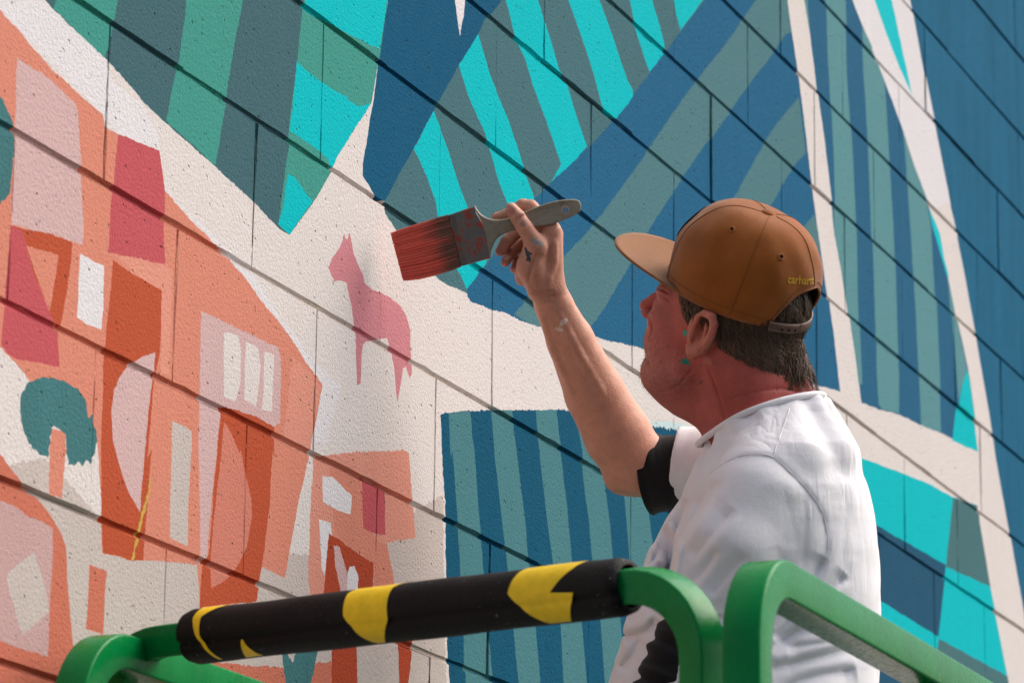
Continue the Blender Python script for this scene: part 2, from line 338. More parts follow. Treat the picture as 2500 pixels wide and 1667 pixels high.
# striped panel
P('b4', (5, [(685, 1270), (740, 1258), (900, 1246), (1100, 1242), (1540, 1240), (2100, 1335), (2338, 1360), (2700, 1450)]), (8, [(2700, 2500), (800, 2500), (745, 1400), (730, 850), (720, 450), (695, 0)]), mot=.06, jit=2.2)
P('tl2', (5, [(740, 1258), (755, 1568)]), (8, [(765, 0), (795, 400), (825, 850), (850, 1240), (860, 1568), (900, 2500), (1090, 2500), (1040, 1568), (1005, 1240), (980, 830), (948, 480), (912, 0)]), (5, [(900, 1430), (885, 1248)]))
P('tl2', (5, [(1025, 1243), (1050, 1568)]), (8, [(1100, 500), (1135, 830), (1170, 1190), (1210, 1568), (1280, 2500), (1430, 2500), (1355, 1568), (1320, 1170), (1280, 820), (1255, 500), (1195, 0)]), (5, [(1180, 1400), (1165, 1242)]))
P('tl2', (5, [(1325, 1241), (1345, 1500)]), (8, [(1352, 0), (1400, 400), (1450, 770), (1485, 1150), (1510, 1568), (1590, 2500), (1750, 2500), (1665, 1568), (1625, 1140), (1575, 750), (1545, 400), (1495, 0)]), (5, [(1480, 1400), (1465, 1240)]))
P('tl2', (5, [(1590, 1250)]), (8, [(1635, 0), (1650, 200), (1690, 500), (1710, 740), (1755, 1140), (1790, 1568), (1870, 2500), (2030, 2500), (1930, 1568), (1890, 1130), (1850, 740), (1830, 500), (1790, 200), (1770, 0)]), (5, [(1740, 1275)]))
P('tl2', (5, [(1870, 1300)]), (8, [(1905, 100), (1940, 500), (1960, 730), (2020, 1568), (2150, 2500), (2300, 2500), (2160, 1000), (2095, 480), (2040, 100)]), (5, [(2020, 1325)]))
P('pale', (5, [(2080, 1310), (2338, 1330), (2338, 1375), (2200, 1362), (2100, 1345)]), jit=4)
# coral town, upper group
P('coral', (1, [(-600, -560), (0, 70), (360, 480), (690, 775), (700, 850), (790, 905), (1070, 1015), (1105, 1280), (1280, 1480), (1380, 1568)]), (4, [(1400, 80), (1540, 230), (1640, 350), (1760, 520), (1880, 660), (1950, 760), (2050, 920), (2160, 1070), (2130, 1250), (2090, 1450), (2075, 1560)]), (7, [(2000, 380), (1960, 600), (1912, 860), (1755, 785), (1735, 905), (1720, 1020), (1340, 1060), (1330, 880), (1320, 770), (1110, 750), (960, 745), (860, 740), (685, 690), (675, 300), (660, 20)]), (4, [(650, 1400), (200, 1050), (100, 920), (0, 820), (-600, 300)]), mot=.03, jit=1.6)
P('coralp', (4, [(1960, 880), (2060, 960), (2150, 1080), (2090, 1440), (2060, 1540), (1900, 1450), (1930, 1200)]), jit=4)
P('pink', (1, [(115, 385), (250, 480), (330, 530), (500, 690), (520, 750), (545, 1150), (565, 1568)]), (4, [(556, 132), (480, 112), (420, 78), (300, 55), (80, 0)]), (1, [(80, 1500), (95, 960)]), jit=1.5)
P('tree', (1, [(-300, 500), (0, 655), (20, 670), (85, 820), (92, 1000), (62, 1300), (0, 1370), (-300, 1400)]), mot=.12, jit=2.5)
P('rose', (1, [(790, 905), (1070, 1015), (1105, 1280), (1102, 1568)]), (4, [(1115, 262), (730, 185), (740, 0)]), (1, [(755, 1300), (770, 1100)]), mot=.03)
P('rust', (4, [(60, 0), (150, 22), (330, 52), (490, 110), (480, 250), (440, 500), (405, 692), (340, 610)]), mot=.03)
P('coral', (4, [(175, 135), (395, 203), (350, 500), (332, 588)]))
P('rose', (4, [(68, 0), (150, 30), (230, 330), (345, 600), (385, 690), (396, 950), (130, 905), (60, 870), (8, 810), (30, 560), (50, 300)]), mot=.03)
P('white', (4, [(540, 190), (620, 235), (702, 272), (697, 560), (680, 702), (600, 670), (520, 620), (530, 400)]))
P('coralp', (4, [(770, 200), (830, 203), (1110, 262), (1160, 310), (1140, 1000), (1080, 1000), (1090, 440), (960, 370)]), jit=2.5)
P('rust', (4, [(760, 230), (900, 330), (1090, 440), (1075, 860), (1045, 1000), (1020, 1250), (990, 1568)]), (7, [(1020, 0), (1000, 200), (970, 600), (960, 745), (860, 740), (690, 690), (680, 460), (680, 0)]), (4, [(700, 900), (715, 700), (750, 400)]), mot=.03)
P('pink', (4, [(1045, 850), (1035, 1000), (1000, 1250), (970, 1568)]), (7, [(970, 60), (940, 420), (860, 280), (800, 100), (775, 0)]), (4, [(760, 1450), (750, 1250), (770, 1100), (820, 1000), (880, 930), (960, 880)]))
P('cream_shaded', (4, [(1160, 1310), (1230, 1345), (1290, 1380), (1290, 1568)]), (7, [(1285, 0), (1265, 350), (1258, 648), (1200, 625), (1140, 590), (1145, 250), (1155, 0)]))
P('pink', (4, [(1350, 572), (1500, 645), (1680, 728), (1870, 820), (1885, 900), (1880, 1330), (1840, 1352), (1700, 1280), (1490, 1220), (1480, 1400)]), (7, [(1460, 0), (1410, 450), (1385, 770), (1345, 770), (1340, 400), (1335, 0)]), (4, [(1342, 1150)]), jit=1.6)
P('cream', (4, [(1505, 715), (1600, 742), (1620, 850), (1615, 1060), (1580, 1185), (1505, 1150)]))
P('cream', (4, [(1650, 780), (1730, 820), (1750, 950), (1722, 1215), (1640, 1170)]))
P('cream', (4, [(1775, 845), (1840, 872), (1826, 1250), (1757, 1240), (1770, 1100)]))
P('rust', (4, [(1490, 1218), (1600, 1240), (1750, 1300), (1840, 1352), (1848, 1568)]), (7, [(1835, 0), (1810, 400), (1760, 780), (1720, 1018), (1340, 1060), (1355, 790), (1400, 700), (1460, 0)]), mot=.04, jit=1.5)
P('coralL', (4, [(1510, 1320), (1560, 1400), (1610, 1530)]), (7, [(1618, 0), (1640, 120), (1690, 330), (1695, 450), (1660, 650), (1610, 750), (1540, 850), (1490, 890), (1420, 932), (1410, 800), (1430, 500), (1460, 250), (1490, 0)]), mot=.04)
P('gold', (7, [(1005, 190), (990, 300), (948, 420), (928, 520), (902, 640), (878, 740), (896, 742), (920, 640), (946, 520), (968, 430), (1002, 300), (1013, 200)]), jit=2.5)
P('coral', (4, [(345, 1360), (435, 1400), (440, 1568)]), (7, [(435, 0), (420, 180), (405, 330), (320, 300), (325, 0)]), jit=1.8)
P('tree', (4, [(320, 1025), (420, 1040), (510, 1090), (570, 1170), (585, 1290), (622, 1268), (650, 1400), (655, 1450), (630, 1568)]), (7, [(640, 20), (600, 100), (570, 70), (545, 115), (520, 80), (490, 108), (450, 105), (440, 0)]), (4, [(435, 1405), (390, 1365), (345, 1352), (320, 1500), (310, 1568)]), (7, [(310, 45), (270, 40), (230, 0)]), (4, [(210, 1500), (160, 1400), (130, 1250), (140, 1130), (190, 1050), (250, 1025)]), mot=.14, jit=2.2)
# coral town, lower left
P('coral2', (7, [(-600, -700), (0, 40), (60, 120), (150, 240), (250, 330), (340, 440), (410, 560), (440, 640), (455, 900), (470, 1100), (492, 1350), (520, 1568), (560, 2500), (-900, 2500)]), mot=.03)
P('pink2', (7, [(-300, 380), (20, 345), (100, 380), (190, 450), (280, 480), (355, 530), (355, 700), (332, 1100), (320, 1390), (180, 1350), (0, 1282), (-300, 1200)]))
P('cream_shaded', (7, [(230, 685), (250, 760), (290, 870), (332, 1080), (240, 1170), (150, 1240), (100, 1080), (45, 870), (60, 820)]))
P('coral2', (7, [(600, 770), (715, 815), (700, 1050), (690, 1245), (575, 1200), (590, 1000)]))
P('coral2', (7, [(1090, 1415), (1300, 1432), (1480, 1428), (1700, 1455), (1890, 1462), (2110, 1432), (2228, 1420), (2215, 2500), (1050, 2500)]), jit=2.5)
P('tree', (7, [(1886, 1340), (1930, 1372), (1960, 1430), (1990, 1350), (2142, 1330), (2120, 1420), (2085, 1568), (2060, 1700), (1930, 1640), (1900, 1450)]), mot=.14, jit=2.5)
# small house
P('coralp', (7, [(2105, 50), (2338, 22)]), (5, [(250, 1515), (440, 1508), (475, 1530)]), (8, [(478, 60), (495, 300), (522, 595), (430, 610), (330, 620), (355, 760), (385, 900), (400, 1100), (0, 1100)]), (7, [(2085, 980), (2070, 880), (2090, 300)]), mot=.08, jit=2)
P('coral', (8, [(-60, 120), (160, 200), (170, 530), (330, 640), (385, 900), (240, 960), (240, 760), (30, 620), (-20, 560)]), mot=.05, jit=2)
P('white', (7, [(2165, 175), (2230, 180)]), (8, [(0, 215), (95, 310), (85, 432), (0, 408)]), (7, [(2170, 350)]))
P('white', (7, [(2142, 470), (2220, 490), (2242, 700), (2236, 870), (2200, 880), (2160, 800), (2150, 600)]))
P('rose', (8, [(160, 190), (310, 272), (320, 572), (240, 560), (170, 530)]), mot=.04)
P('rust2', (8, [(-60, 560), (30, 620), (140, 700), (240, 762), (225, 960), (-100, 1000)]), jit=1.6)
P('pink', (8, [(-30, 640), (10, 650), (60, 820), (60, 960), (20, 960), (-20, 760)]), jit=2)
P('white', (8, [(60, 960), (62, 830), (78, 785), (110, 780), (136, 850), (132, 960)]))
P('rust2', (8, [(-30, 1100), (120, 1100), (130, 1310), (135, 1568), (140, 2500), (-70, 2500)]))
P('rust2', (8, [(408, 1240), (512, 1240), (502, 1400), (480, 1568), (470, 2500), (425, 2500), (416, 1400)]), jit=1.5)
# the painted animal
P('horse', (5, [(-64, 285), (-40, 220), (0, 165), (25, 110), (38, 55), (48, 92), (63, 92), (72, 48), (85, 100), (100, 180), (130, 260), (165, 330), (182, 395), (230, 430), (300, 455), (370, 495), (420, 535), (460, 600), (480, 660), (492, 720), (490, 790), (495, 900), (495, 1000), (480, 1025), (465, 980), (455, 950), (435, 960), (425, 1040), (410, 1120), (400, 1188), (390, 1130), (375, 950), (360, 870), (345, 790), (335, 757), (290, 762), (230, 772), (190, 778), (165, 800), (155, 900), (150, 1062), (125, 1072), (118, 900), (115, 700), (95, 550), (75, 470), (60, 390), (20, 370), (-24, 378)]), mot=.10, jit=1.3)

def to_wall(p): q = at_plane_y(p[0], p[1], 0.0); return q[0], q[2]
SHAPES = []
for col, pts, mot, jit in MUR:
    q = np.array([to_wall(p) for p in [(min(x, 4200), min(max(y, -2400), 3000)) for x, y in pts]])
    out = []
    for i in range(len(q)):
        a, b = q[i], q[(i+1) % len(q)]; L = np.linalg.norm(b-a); n = max(1, min(260, int(L/.0045))); ph = RNG.uniform(0, 6.28, 3)
        nv = np.array([-(b-a)[1], (b-a)[0]])/max(L, 1e-6)
        for k in range(n):
            j = 0 if k == 0 else RNG.normal()*.00042*jit+.0006*(math.sin(L*k/n*41+ph[0])+math.sin(L*k/n*97+ph[1])*.6)*min(1, min(k, n-k)/4)
            out.append(a+(b-a)*k/n+nv*j)
    out = np.array(out)
    SHAPES.append((np.append(np.maximum(lin(PAL[col])*KW-.008, .0008), mot), out, out.min(0), out.max(0)))
SEG_A = np.vstack([s[1] for s in SHAPES]); SEG_B = np.vstack([np.roll(s[1], -1, 0) for s in SHAPES])
SEG_LO = np.minimum(SEG_A, SEG_B); SEG_HI = np.maximum(SEG_A, SEG_B)
BASE = np.append(lin(PAL['cream'])*KW, 0)
def paint_at(C):
    out = np.tile(BASE, (len(C), 1)); done = np.zeros(len(C), bool)
    lo, hi = C.min(0), C.max(0)
    for col, q, a, b in reversed(SHAPES):
        if (a > hi).any() or (b < lo).any(): continue
        idx = np.nonzero(~done & (C >= a).all(1) & (C <= b).all(1))[0]
        if not len(idx): continue
        x, y = C[idx, 0][:, None], C[idx, 1][:, None]; x1, y1 = q[:, 0], q[:, 1]; x2, y2 = np.roll(x1, -1), np.roll(y1, -1)
        cr = ((y1 > y) != (y2 > y)) & (x < (x2-x1)*(y-y1)/np.where(y2 == y1, 1e-12, y2-y1)+x1)
        ins = cr.sum(1) % 2 == 1
        out[idx[ins]] = col; done[idx[ins]] = True
    return out
def clip_seg(a, b, lo, hi):
    t0, t1 = 0., 1.; d = b-a
    for k in (0, 1):
        if abs(d[k]) < 1e-12:
            if a[k] < lo[k] or a[k] > hi[k]: return None
            continue
        u, v = (lo[k]-a[k])/d[k], (hi[k]-a[k])/d[k]
        if u > v: u, v = v, u
        t0, t1 = max(t0, u), min(t1, v)
    return None if t0 >= t1 else (a+d*t0, a+d*t1)

# ------------------------------------------------------------------ the block wall
BH, BL, Z0 = .2032, .4064, 3.048
GB, RB, DB = .0019, .0024, .0058       # bed joint: half gap, rounded edge, recess
GH, RH, DH = .0006, .0013, .0022       # head joint
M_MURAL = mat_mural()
wall = empty('painted_block_wall', (1.6, 0, 0))
tag(wall, 'concrete block wall covered with a mural of coral houses, cyan stripes and blue panels', 'wall')
def in_view(x0, x1, z0, z1, m):
    c = np.array([(x, 0, z) for x in np.linspace(x0, x1, 5) for z in (z0, (z0+z1)/2, z1)])-CAM
    d = c @ FW; px = 1250+FPX*(c @ RT)/d; py = 833.5-FPX*(c @ UP)/d
    return ((px > -m) & (px < 2500+m) & (py > -m) & (py < 1667+m)).any()
MV, MF, MC, RV, RF, RC = [], [], [], [], [], []
def rect_loop(x0, x1, z0, z1, step, jit):
    pts = []
    for side, (a, b) in enumerate((((x0, z0), (x1, z0)), ((x1, z0), (x1, z1)), ((x1, z1), (x0, z1)), ((x0, z1), (x0, z0)))):
        n = max(1, int(math.hypot(b[0]-a[0], b[1]-a[1])/step))
        for k in range(n):
            t = k/n; p = [a[0]+(b[0]-a[0])*t, a[1]+(b[1]-a[1])*t]
            if jit:
                g_ = abs(random.gauss(0, jit)); iv = ((0, 1), (-1, 0), (0, -1), (1, 0))[side]; p = [p[0]+iv[0]*g_, p[1]+iv[1]*g_] if k else p
            pts.append(tuple(p))
    return pts
nblocks = 0
HJ = {(r_, n_): DH*random.choice((.25, .5, .8, 1.1, 1.5)) for r_ in range(-15, 16) for n_ in range(-5, 19)}
for row in range(-15, 16):
    z0, z1 = Z0+row*BH, Z0+(row+1)*BH
    off = (.5*BL+.015) if row % 2 else .008
    for n in range(-5, 18):
        cx0 = n*BL+off; cx1 = cx0+BL
        if not in_view(cx0, cx1, z0, z1, 650) and not (row % 1 == 0 and in_view(cx0, cx1, z0, z1, 5000)): continue
        near = in_view(cx0, cx1, z0, z1, 60); mid_ = in_view(cx0, cx1, z0, z1, 650)
        verts, edges = [], []
        def loop(pts):
            s = len(verts); verts.extend(pts); edges.extend([(s+i, s+(i+1) % len(pts)) for i in range(len(pts))])
        st = .03 if near else .5
        loop(rect_loop(cx0, cx1, z0, z1, st, 0))
        loop(rect_loop(cx0+GH, cx1-GH, z0+GB, z1-GB, st, .0006 if near else 0))
        loop(rect_loop(cx0+GH+RH, cx1-GH-RH, z0+GB+RB, z1-GB-RB, st, .0007 if near else 0))
        lo, hi = np.array([cx0, z0]), np.array([cx1, z1])
        if mid_:
            for i in np.nonzero((SEG_HI >= lo).all(1) & (SEG_LO <= hi).all(1))[0]:
                c = clip_seg(SEG_A[i], SEG_B[i], lo, hi)
                if c is None or np.linalg.norm(c[1]-c[0]) < 1e-5: continue
                s = len(verts); verts.extend([tuple(c[0]), tuple(c[1])]); edges.append((s, s+1))
        vc, _, fs, _, _, _ = delaunay_2d_cdt([Vector(v) for v in verts], edges, [], 0, 2e-5)
        v2 = np.array([v[:] for v in vc]); tri = np.array([f[:] for f in fs if len(f) == 3], int)
        cen = v2[tri].mean(1)
        col = paint_at(cen)
        dx = np.minimum(v2[:, 0]-cx0, cx1-v2[:, 0]); dz = np.minimum(v2[:, 1]-z0, z1-v2[:, 1])
        hjl, hjr = HJ[(row, n)], HJ[(row, n+1)]
        lf_ = v2[:, 0] < (cx0+cx1)/2; dh_ = np.where(lf_, hjl, hjr)*np.clip(.62+.6*np.sin(v2[:, 1]*43+np.where(lf_, n, n+1)*2.3+row*1.7)+.25*np.sin(v2[:, 1]*131+row), .08, 1.2)
        rec = np.maximum(DB*np.clip((GB+RB-dz)/RB, 0, 1), dh_*np.clip((GH+RH-dx)/RH, 0, 1))
        cdx = np.minimum(cen[:, 0]-cx0, cx1-cen[:, 0]); cdz = np.minimum(cen[:, 1]-z0, z1-cen[:, 1])
        isb = (cdx > GH+.0002) & (cdz > GB+.0002)
        po = random.gauss(0, .0007); tx = random.gauss(0, .0012); tz = random.gauss(0, .0025)
        for msk, kind in ((isb, 'b'), (~isb, 'm')):
            t = tri[msk]
            if not len(t): continue
            u, inv = np.unique(t, return_inverse=True); t2 = inv.reshape(-1, 3)
            y = rec[u].copy()
            if kind == 'b':
                y = y+po+tx*(v2[u, 0]-(cx0+cx1)/2)/BL*2*.5+tz*(v2[u, 1]-(z0+z1)/2)/BH*.5
            else: y = y-.0002
            V3 = np.stack([v2[u, 0], y, v2[u, 1]], 1); cc = np.repeat(col[msk], 3, 0)
            if kind == 'b' and near:
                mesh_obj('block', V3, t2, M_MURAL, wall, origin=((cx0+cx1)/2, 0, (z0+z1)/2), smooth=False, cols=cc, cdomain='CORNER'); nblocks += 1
            elif kind == 'b': RV.append(V3); RF.append(t2); RC.append(cc)
            else:
                lum = cc[:, :3] @ np.array([.3, .6, .1]); k_ = np.clip((lum-.42)/.2, 0, 1)[:, None]*.55    # thin coat: bare mortar shows in the pale areas
                cc[:, :3] = cc[:, :3]*(1-k_)+np.array([.62, .50, .40])*k_
                MV.append(V3); MF.append(t2); MC.append(cc)
def cat(Vs, Fs):
    o = 0; F = []
    for v, f in zip(Vs, Fs): F.append(f+o); o += len(v)
    return np.vstack(Vs), np.vstack(F)
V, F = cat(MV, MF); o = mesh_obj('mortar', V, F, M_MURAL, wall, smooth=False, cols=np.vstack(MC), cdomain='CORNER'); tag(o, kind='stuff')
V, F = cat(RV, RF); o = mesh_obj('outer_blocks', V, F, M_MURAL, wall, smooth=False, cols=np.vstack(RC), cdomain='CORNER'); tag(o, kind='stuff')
xs = V[:, 0].min(), V[:, 0].max()
M_CONC = mat_simple('raw_concrete', (.32, .31, .29), .9, .3, 30, .15, 200, .002)
V, F = box(((xs[0]+xs[1])/2, .112, V[:, 2].max()/2), (xs[1]-xs[0], .19, V[:, 2].max())); mesh_obj('wall_core', V, F, M_CONC, wall, smooth=False)
print('blocks', nblocks)

# ------------------------------------------------------------------ the lift platform
ZR = 2.281                                                   # height of the top rail
M_GREEN, nt, b = new_mat('green_enamel')
p = geo_pos(nt); big = noise(nt, p, 9, 3); fine = noise(nt, p, 120, 4, .65)
r_ = nd(nt, 'ShaderNodeValToRGB'); nt.links.new(big, r_.inputs[0])
r_.color_ramp.elements[0].position = .3; r_.color_ramp.elements[0].color = (.001, .17, .036, 1)
r_.color_ramp.elements[1].position = .75; r_.color_ramp.elements[1].color = (.002, .24, .056, 1)
scr = ramp(nt, noise(nt, p, 38, 6, .72), [(.675, 0.), (.70, 1.)])
mx = nd(nt, 'ShaderNodeMix', data_type='RGBA'); nt.links.new(scr, mx.inputs[0]); nt.links.new(r_.outputs[0], mx.inputs[6]); mx.inputs[7].default_value = (.30, .36, .22, 1)
nt.links.new(mx.outputs[2], b.inputs['Base Color']); nt.links.new(ramp(nt, fine, [(.3, .20), (.75, .36)]), b.inputs['Roughness'])
b.inputs['Specular IOR Level'].default_value = .14
bump(nt, b, fine, .0006, .6)
M_FOAM = mat_simple('black_foam', (.006, .0055, .006), .62, .18, 90, .3, 260, .0012)
nt = M_FOAM.node_tree; b = nt.nodes['Principled BSDF']; p = geo_pos(nt); old = b.inputs['Base Color'].links[0].from_socket
sp = math_n(nt, 'MULTIPLY', ramp(nt, noise(nt, p, 210, 2, .5), [(.70, 0.), (.73, 1.)]), ramp(nt, noise(nt, p, 14, 3), [(.48, 0.), (.60, 1.)]))
mx = nd(nt, 'ShaderNodeMix', data_type='RGBA'); nt.links.new(sp, mx.inputs[0]); nt.links.new(old, mx.inputs[6]); mx.inputs[7].default_value = (.22, .30, .30, 1); nt.links.new(mx.outputs[2], b.inputs['Base Color'])
M_YEL = mat_simple('yellow_tape', (.86, .58, .008), .45, .3, 70, .12, 150, .0005)
M_STEEL = mat_simple('grey_steel', (.22, .22, .22), .5, .5, 40, .2, 120, .0006, metal=.6)
M_RUB = mat_simple('tyre_rubber', (.03, .03, .03), .8, .4, 50, .2)
SQ = []
for cx_, cy_, a0 in ((.84, .84, 0), (-.84, .84, 90), (-.84, -.84, 180), (.84, -.84, 270)):
    for k in range(4): a = math.radians(a0+30*k); SQ.append((cx_+.16*math.cos(a), cy_+.16*math.sin(a)))
def bend(pts, rad, n=7):
    """polyline with rounded corners"""
    pts = [np.asarray(q, float) for q in pts]; out = [pts[0]]
    for i in range(1, len(pts)-1):
        a = pts[i-1]-pts[i]; b_ = pts[i+1]-pts[i]; a /= np.linalg.norm(a); b_ /= np.linalg.norm(b_)
        th = math.acos(np.clip(a @ b_, -1, 1)); t = rad/math.tan(th/2); bis = (a+b_)/np.linalg.norm(a+b_); c = pts[i]+bis*rad/math.sin(th/2)
        p0, p1 = pts[i]+a*t, pts[i]+b_*t; v0, v1 = p0-c, p1-c; om = math.acos(np.clip((v0 @ v1)/rad**2, -1, 1))
        for k in range(n+1): s = k/n; out.append(c+(math.sin((1-s)*om)*v0+math.sin(s*om)*v1)/math.sin(om))
    out.append(pts[-1]); return np.array(out)
PL = at_plane_z(469, 1555, ZR); PR = at_plane_z(1538, 1430, ZR); dr = (PR-PL)/np.linalg.norm(PR-PL)
SR0 = at_plane_z(1963, 1440, ZR); SR1 = at_plane_z(2406, 1690, ZR); YS = (SR0[1]+SR1[1])/2
print('rail', PL, PR, SR0, SR1)
lift = empty('lift_platform', (.55, -.5, 0))
tag(lift, 'green tubular guard rail platform of a small lift with a black padded top bar', 'lift')
TW = .020
ZD = 1.20                                                    # deck
# end gate: posts rounded into the padded top bar
gL = PL-dr*.125; gR = PR+dr*.090
path = bend([(gL[0], gL[1], ZD), (gL[0], gL[1], ZR), (gR[0], gR[1], ZR), (gR[0], gR[1], ZD)], .085, 10)
V, F = tube(path, TW*.92, prof=SQ); gate = mesh_obj('end_gate', V, F, M_GREEN, lift)
mid = [(gL[0], gL[1], ZR-.5), (gR[0], gR[1], ZR-.5)]
V, F = tube(np.array(mid), TW*.8, prof=SQ); mesh_obj('middle_rail', V, F, M_GREEN, gate)
# foam sleeve with a slit along it and taped bands
N = 60; axis = np.array([PL+(PR-PL)*t for t in np.linspace(0, 1, N)])
u_ = np.array([0, 0, 1.]); v_ = np.cross(dr, u_); V, F = [], []
NA = 40; RF_ = .0315
slit = math.radians(118)                                     # angle from up, towards the camera
def foam_r(a, t, cut=.20):
    d_ = abs((a-slit+math.pi) % (2*math.pi)-math.pi)
    return (1-cut*math.exp(-(d_/.13)**2))*(1+.012*math.sin(9*t+3*math.cos(a)))*(1+.012*math.sin(23*t+a*2))*(1-.05*math.exp(-((t-.30)/.02)**2-((a-1.2)/.5)**2)-.04*math.exp(-((t-.66)/.015)**2-((a-.8)/.6)**2))
SIDE = v_ if (v_ @ (CAM-PL)) > 0 else -v_
for i, c in enumerate(axis):
    t = i/(N-1); en = .90 if i in (0, N-1) else 1.0
    for k in range(NA):
        a = 2*math.pi*k/NA; d_ = abs((a-slit+math.pi) % (2*math.pi)-math.pi)
        r = RF_*en*foam_r(a, t)
        V.append(c+r*(math.cos(a)*u_+math.sin(a)*SIDE))
for i in range(N-1):
    for k in range(NA): F.append([i*NA+k, i*NA+(k+1) % NA, (i+1)*NA+(k+1) % NA, (i+1)*NA+k])
# hollow ends
nb = len(V)
for i in (0, N-1):
    c = axis[i]
    for k in range(NA): a = 2*math.pi*k/NA; V.append(c+TW*1.15*(math.cos(a)*u_+math.sin(a)*SIDE))
for e, i in enumerate((0, N-1)):
    for k in range(NA): F.append([i*NA+k, i*NA+(k+1) % NA, nb+e*NA+(k+1) % NA, nb+e*NA+k])
pad = mesh_obj('foam_sleeve', V, F, M_FOAM, lift)
def band(edge0, edge1, a0, a1, n=60, rr=1.012):
    """tape patch: edges are functions of angle giving the fraction along the sleeve"""
    V, F = [], []; M_ = 10
    for k in range(n+1):
        a = a0+(a1-a0)*k/n
        for j in range(M_+1):
            s = edge0(a)+(edge1(a)-edge0(a))*j/M_; c = PL+(PR-PL)*s; d_ = abs((a-slit+math.pi) % (2*math.pi)-math.pi)
            r = RF_*rr*foam_r(a, s, .05); V.append(c+r*(math.cos(a)*u_+math.sin(a)*SIDE))
    for k in range(n):
        for j in range(M_): i0 = k*(M_+1)+j; F.append([i0, i0+1, i0+M_+2, i0+M_+1])
    return mesh_obj('tape_band', V, F, M_YEL, pad)
R_ = math.radians
I = np.interp
# angle 0 = top, 90 = towards camera, 180 = underneath
band(lambda a: I(a, [R_(0), R_(60), R_(100), R_(175)], [.045, .040, .052, .085]), lambda a: I(a, [R_(0), R_(30), R_(60), R_(100), R_(175)], [.125, .088, .060, .062, .093]), R_(5), R_(165), 60)
band(lambda a: I(a, [R_(120), R_(178)], [.158, .140]), lambda a: I(a, [R_(120), R_(178)], [.162, .185]), R_(120), R_(172), 30)
band(lambda a: I(a, [R_(-20), R_(40), R_(95), R_(170)], [.425, .40, .405, .45]), lambda a: I(a, [R_(-20), R_(18), R_(40), R_(110), R_(170)], [.56, .52, .505, .505, .47]), R_(-20), R_(172), 70)
band(lambda a: I(a, [R_(-20), R_(50), R_(90), R_(170)], [.805, .785, .775, .835]), lambda a: I(a, [R_(-20), R_(10), R_(50), R_(98), R_(102), R_(175)], [.94, .925, .905, .865, .915, .88]), R_(-20), R_(172), 80)
# near side frame, along the wall direction
XS0 = at_plane_y(1823, 1500, YS)[0]
def side_frame(name, y, x0, x1, zr, rad=.10):
    path = bend([(x0, y, ZD), (x0, y, zr), (x1, y, zr), (x1, y, ZD)], rad, 10)
    V, F = tube(path, TW*1.02, prof=SQ); o = mesh_obj(name, V, F, M_GREEN, lift)
    for z in (zr-.5, ):
        V, F = tube(np.array([(x0, y, z), (x1, y, z)]), TW*.8, prof=SQ); mesh_obj('middle_rail', V, F, M_GREEN, o)
    for x in (x0+(x1-x0)*.36, x0+(x1-x0)*.7):
        V, F = tube(np.array([(x, y, ZD), (x, y, zr-TW)]), TW*.8, prof=SQ); mesh_obj('post', V, F, M_GREEN, o)
    return o
side_frame('side_guard', YS, XS0, 1.45, ZR-.012, .085)
YF = -.075
XF0 = at_plane_y(185, 1667, YF)[0]; FZ = at_plane_y(440, 1648, YF)[2]
print('far rail', XF0, FZ)
side_frame('side_guard', YF, XF0, 1.45, FZ, .09)
# far end, deck, toe boards, scissor stack and chassis (below the picture)
V, F = tube(bend([(1.47, YF-.05, ZD), (1.47, YF-.05, ZR), (1.47, YS+.05, ZR), (1.47, YS+.05, ZD)], .1), TW*.95, prof=SQ); mesh_obj('end_guard', V, F, M_GREEN, lift)
cxd, cyd = (XF0+1.47)/2, (YS+YF)/2; lx, ly = 1.47-XF0+.1, abs(YS-YF)+.04
V, F = box((cxd, cyd, ZD-.03), (lx, ly, .06), .008); mesh_obj('deck', V, F, M_STEEL, lift, smooth=False)
for y in (YS-.01, YF+.01):
    V, F = box((cxd, y, ZD+.075), (lx, .006, .15), .002); mesh_obj('toe_board', V, F, M_GREEN, lift, smooth=False)
for lev in range(3):
    za, zb = .42+lev*.245, .42+(lev+1)*.245-.02
    for s in (1, -1):
        for y in (cyd-.24-.05*(s > 0), cyd+.24+.05*(s > 0)):
            V, F = tube(np.array([(cxd-s*.62, y, za), (cxd+s*.62, y, zb)]), .026, prof=SQ); mesh_obj('scissor_arm', V, F, M_GREEN, lift)
V, F = box((cxd, cyd, .28), (1.75, .70, .26), .02); mesh_obj('chassis', V, F, M_GREEN, lift, smooth=False)
for x in (cxd-.62, cxd+.62):
    for y in (cyd-.33, cyd+.33):
        V, F = tube(np.array([(x, y-.055, .16), (x, y-.045, .16), (x, y+.045, .16), (x, y+.055, .16)]), [.14, .16, .16, .14], 28); wh = mesh_obj('wheel', V, F, M_RUB, lift, smooth=False)
        V, F = tube(np.array([(x, y-.06, .16), (x, y+.06, .16)]), .08, 20); mesh_obj('rim', V, F, M_STEEL, wh, smooth=False)

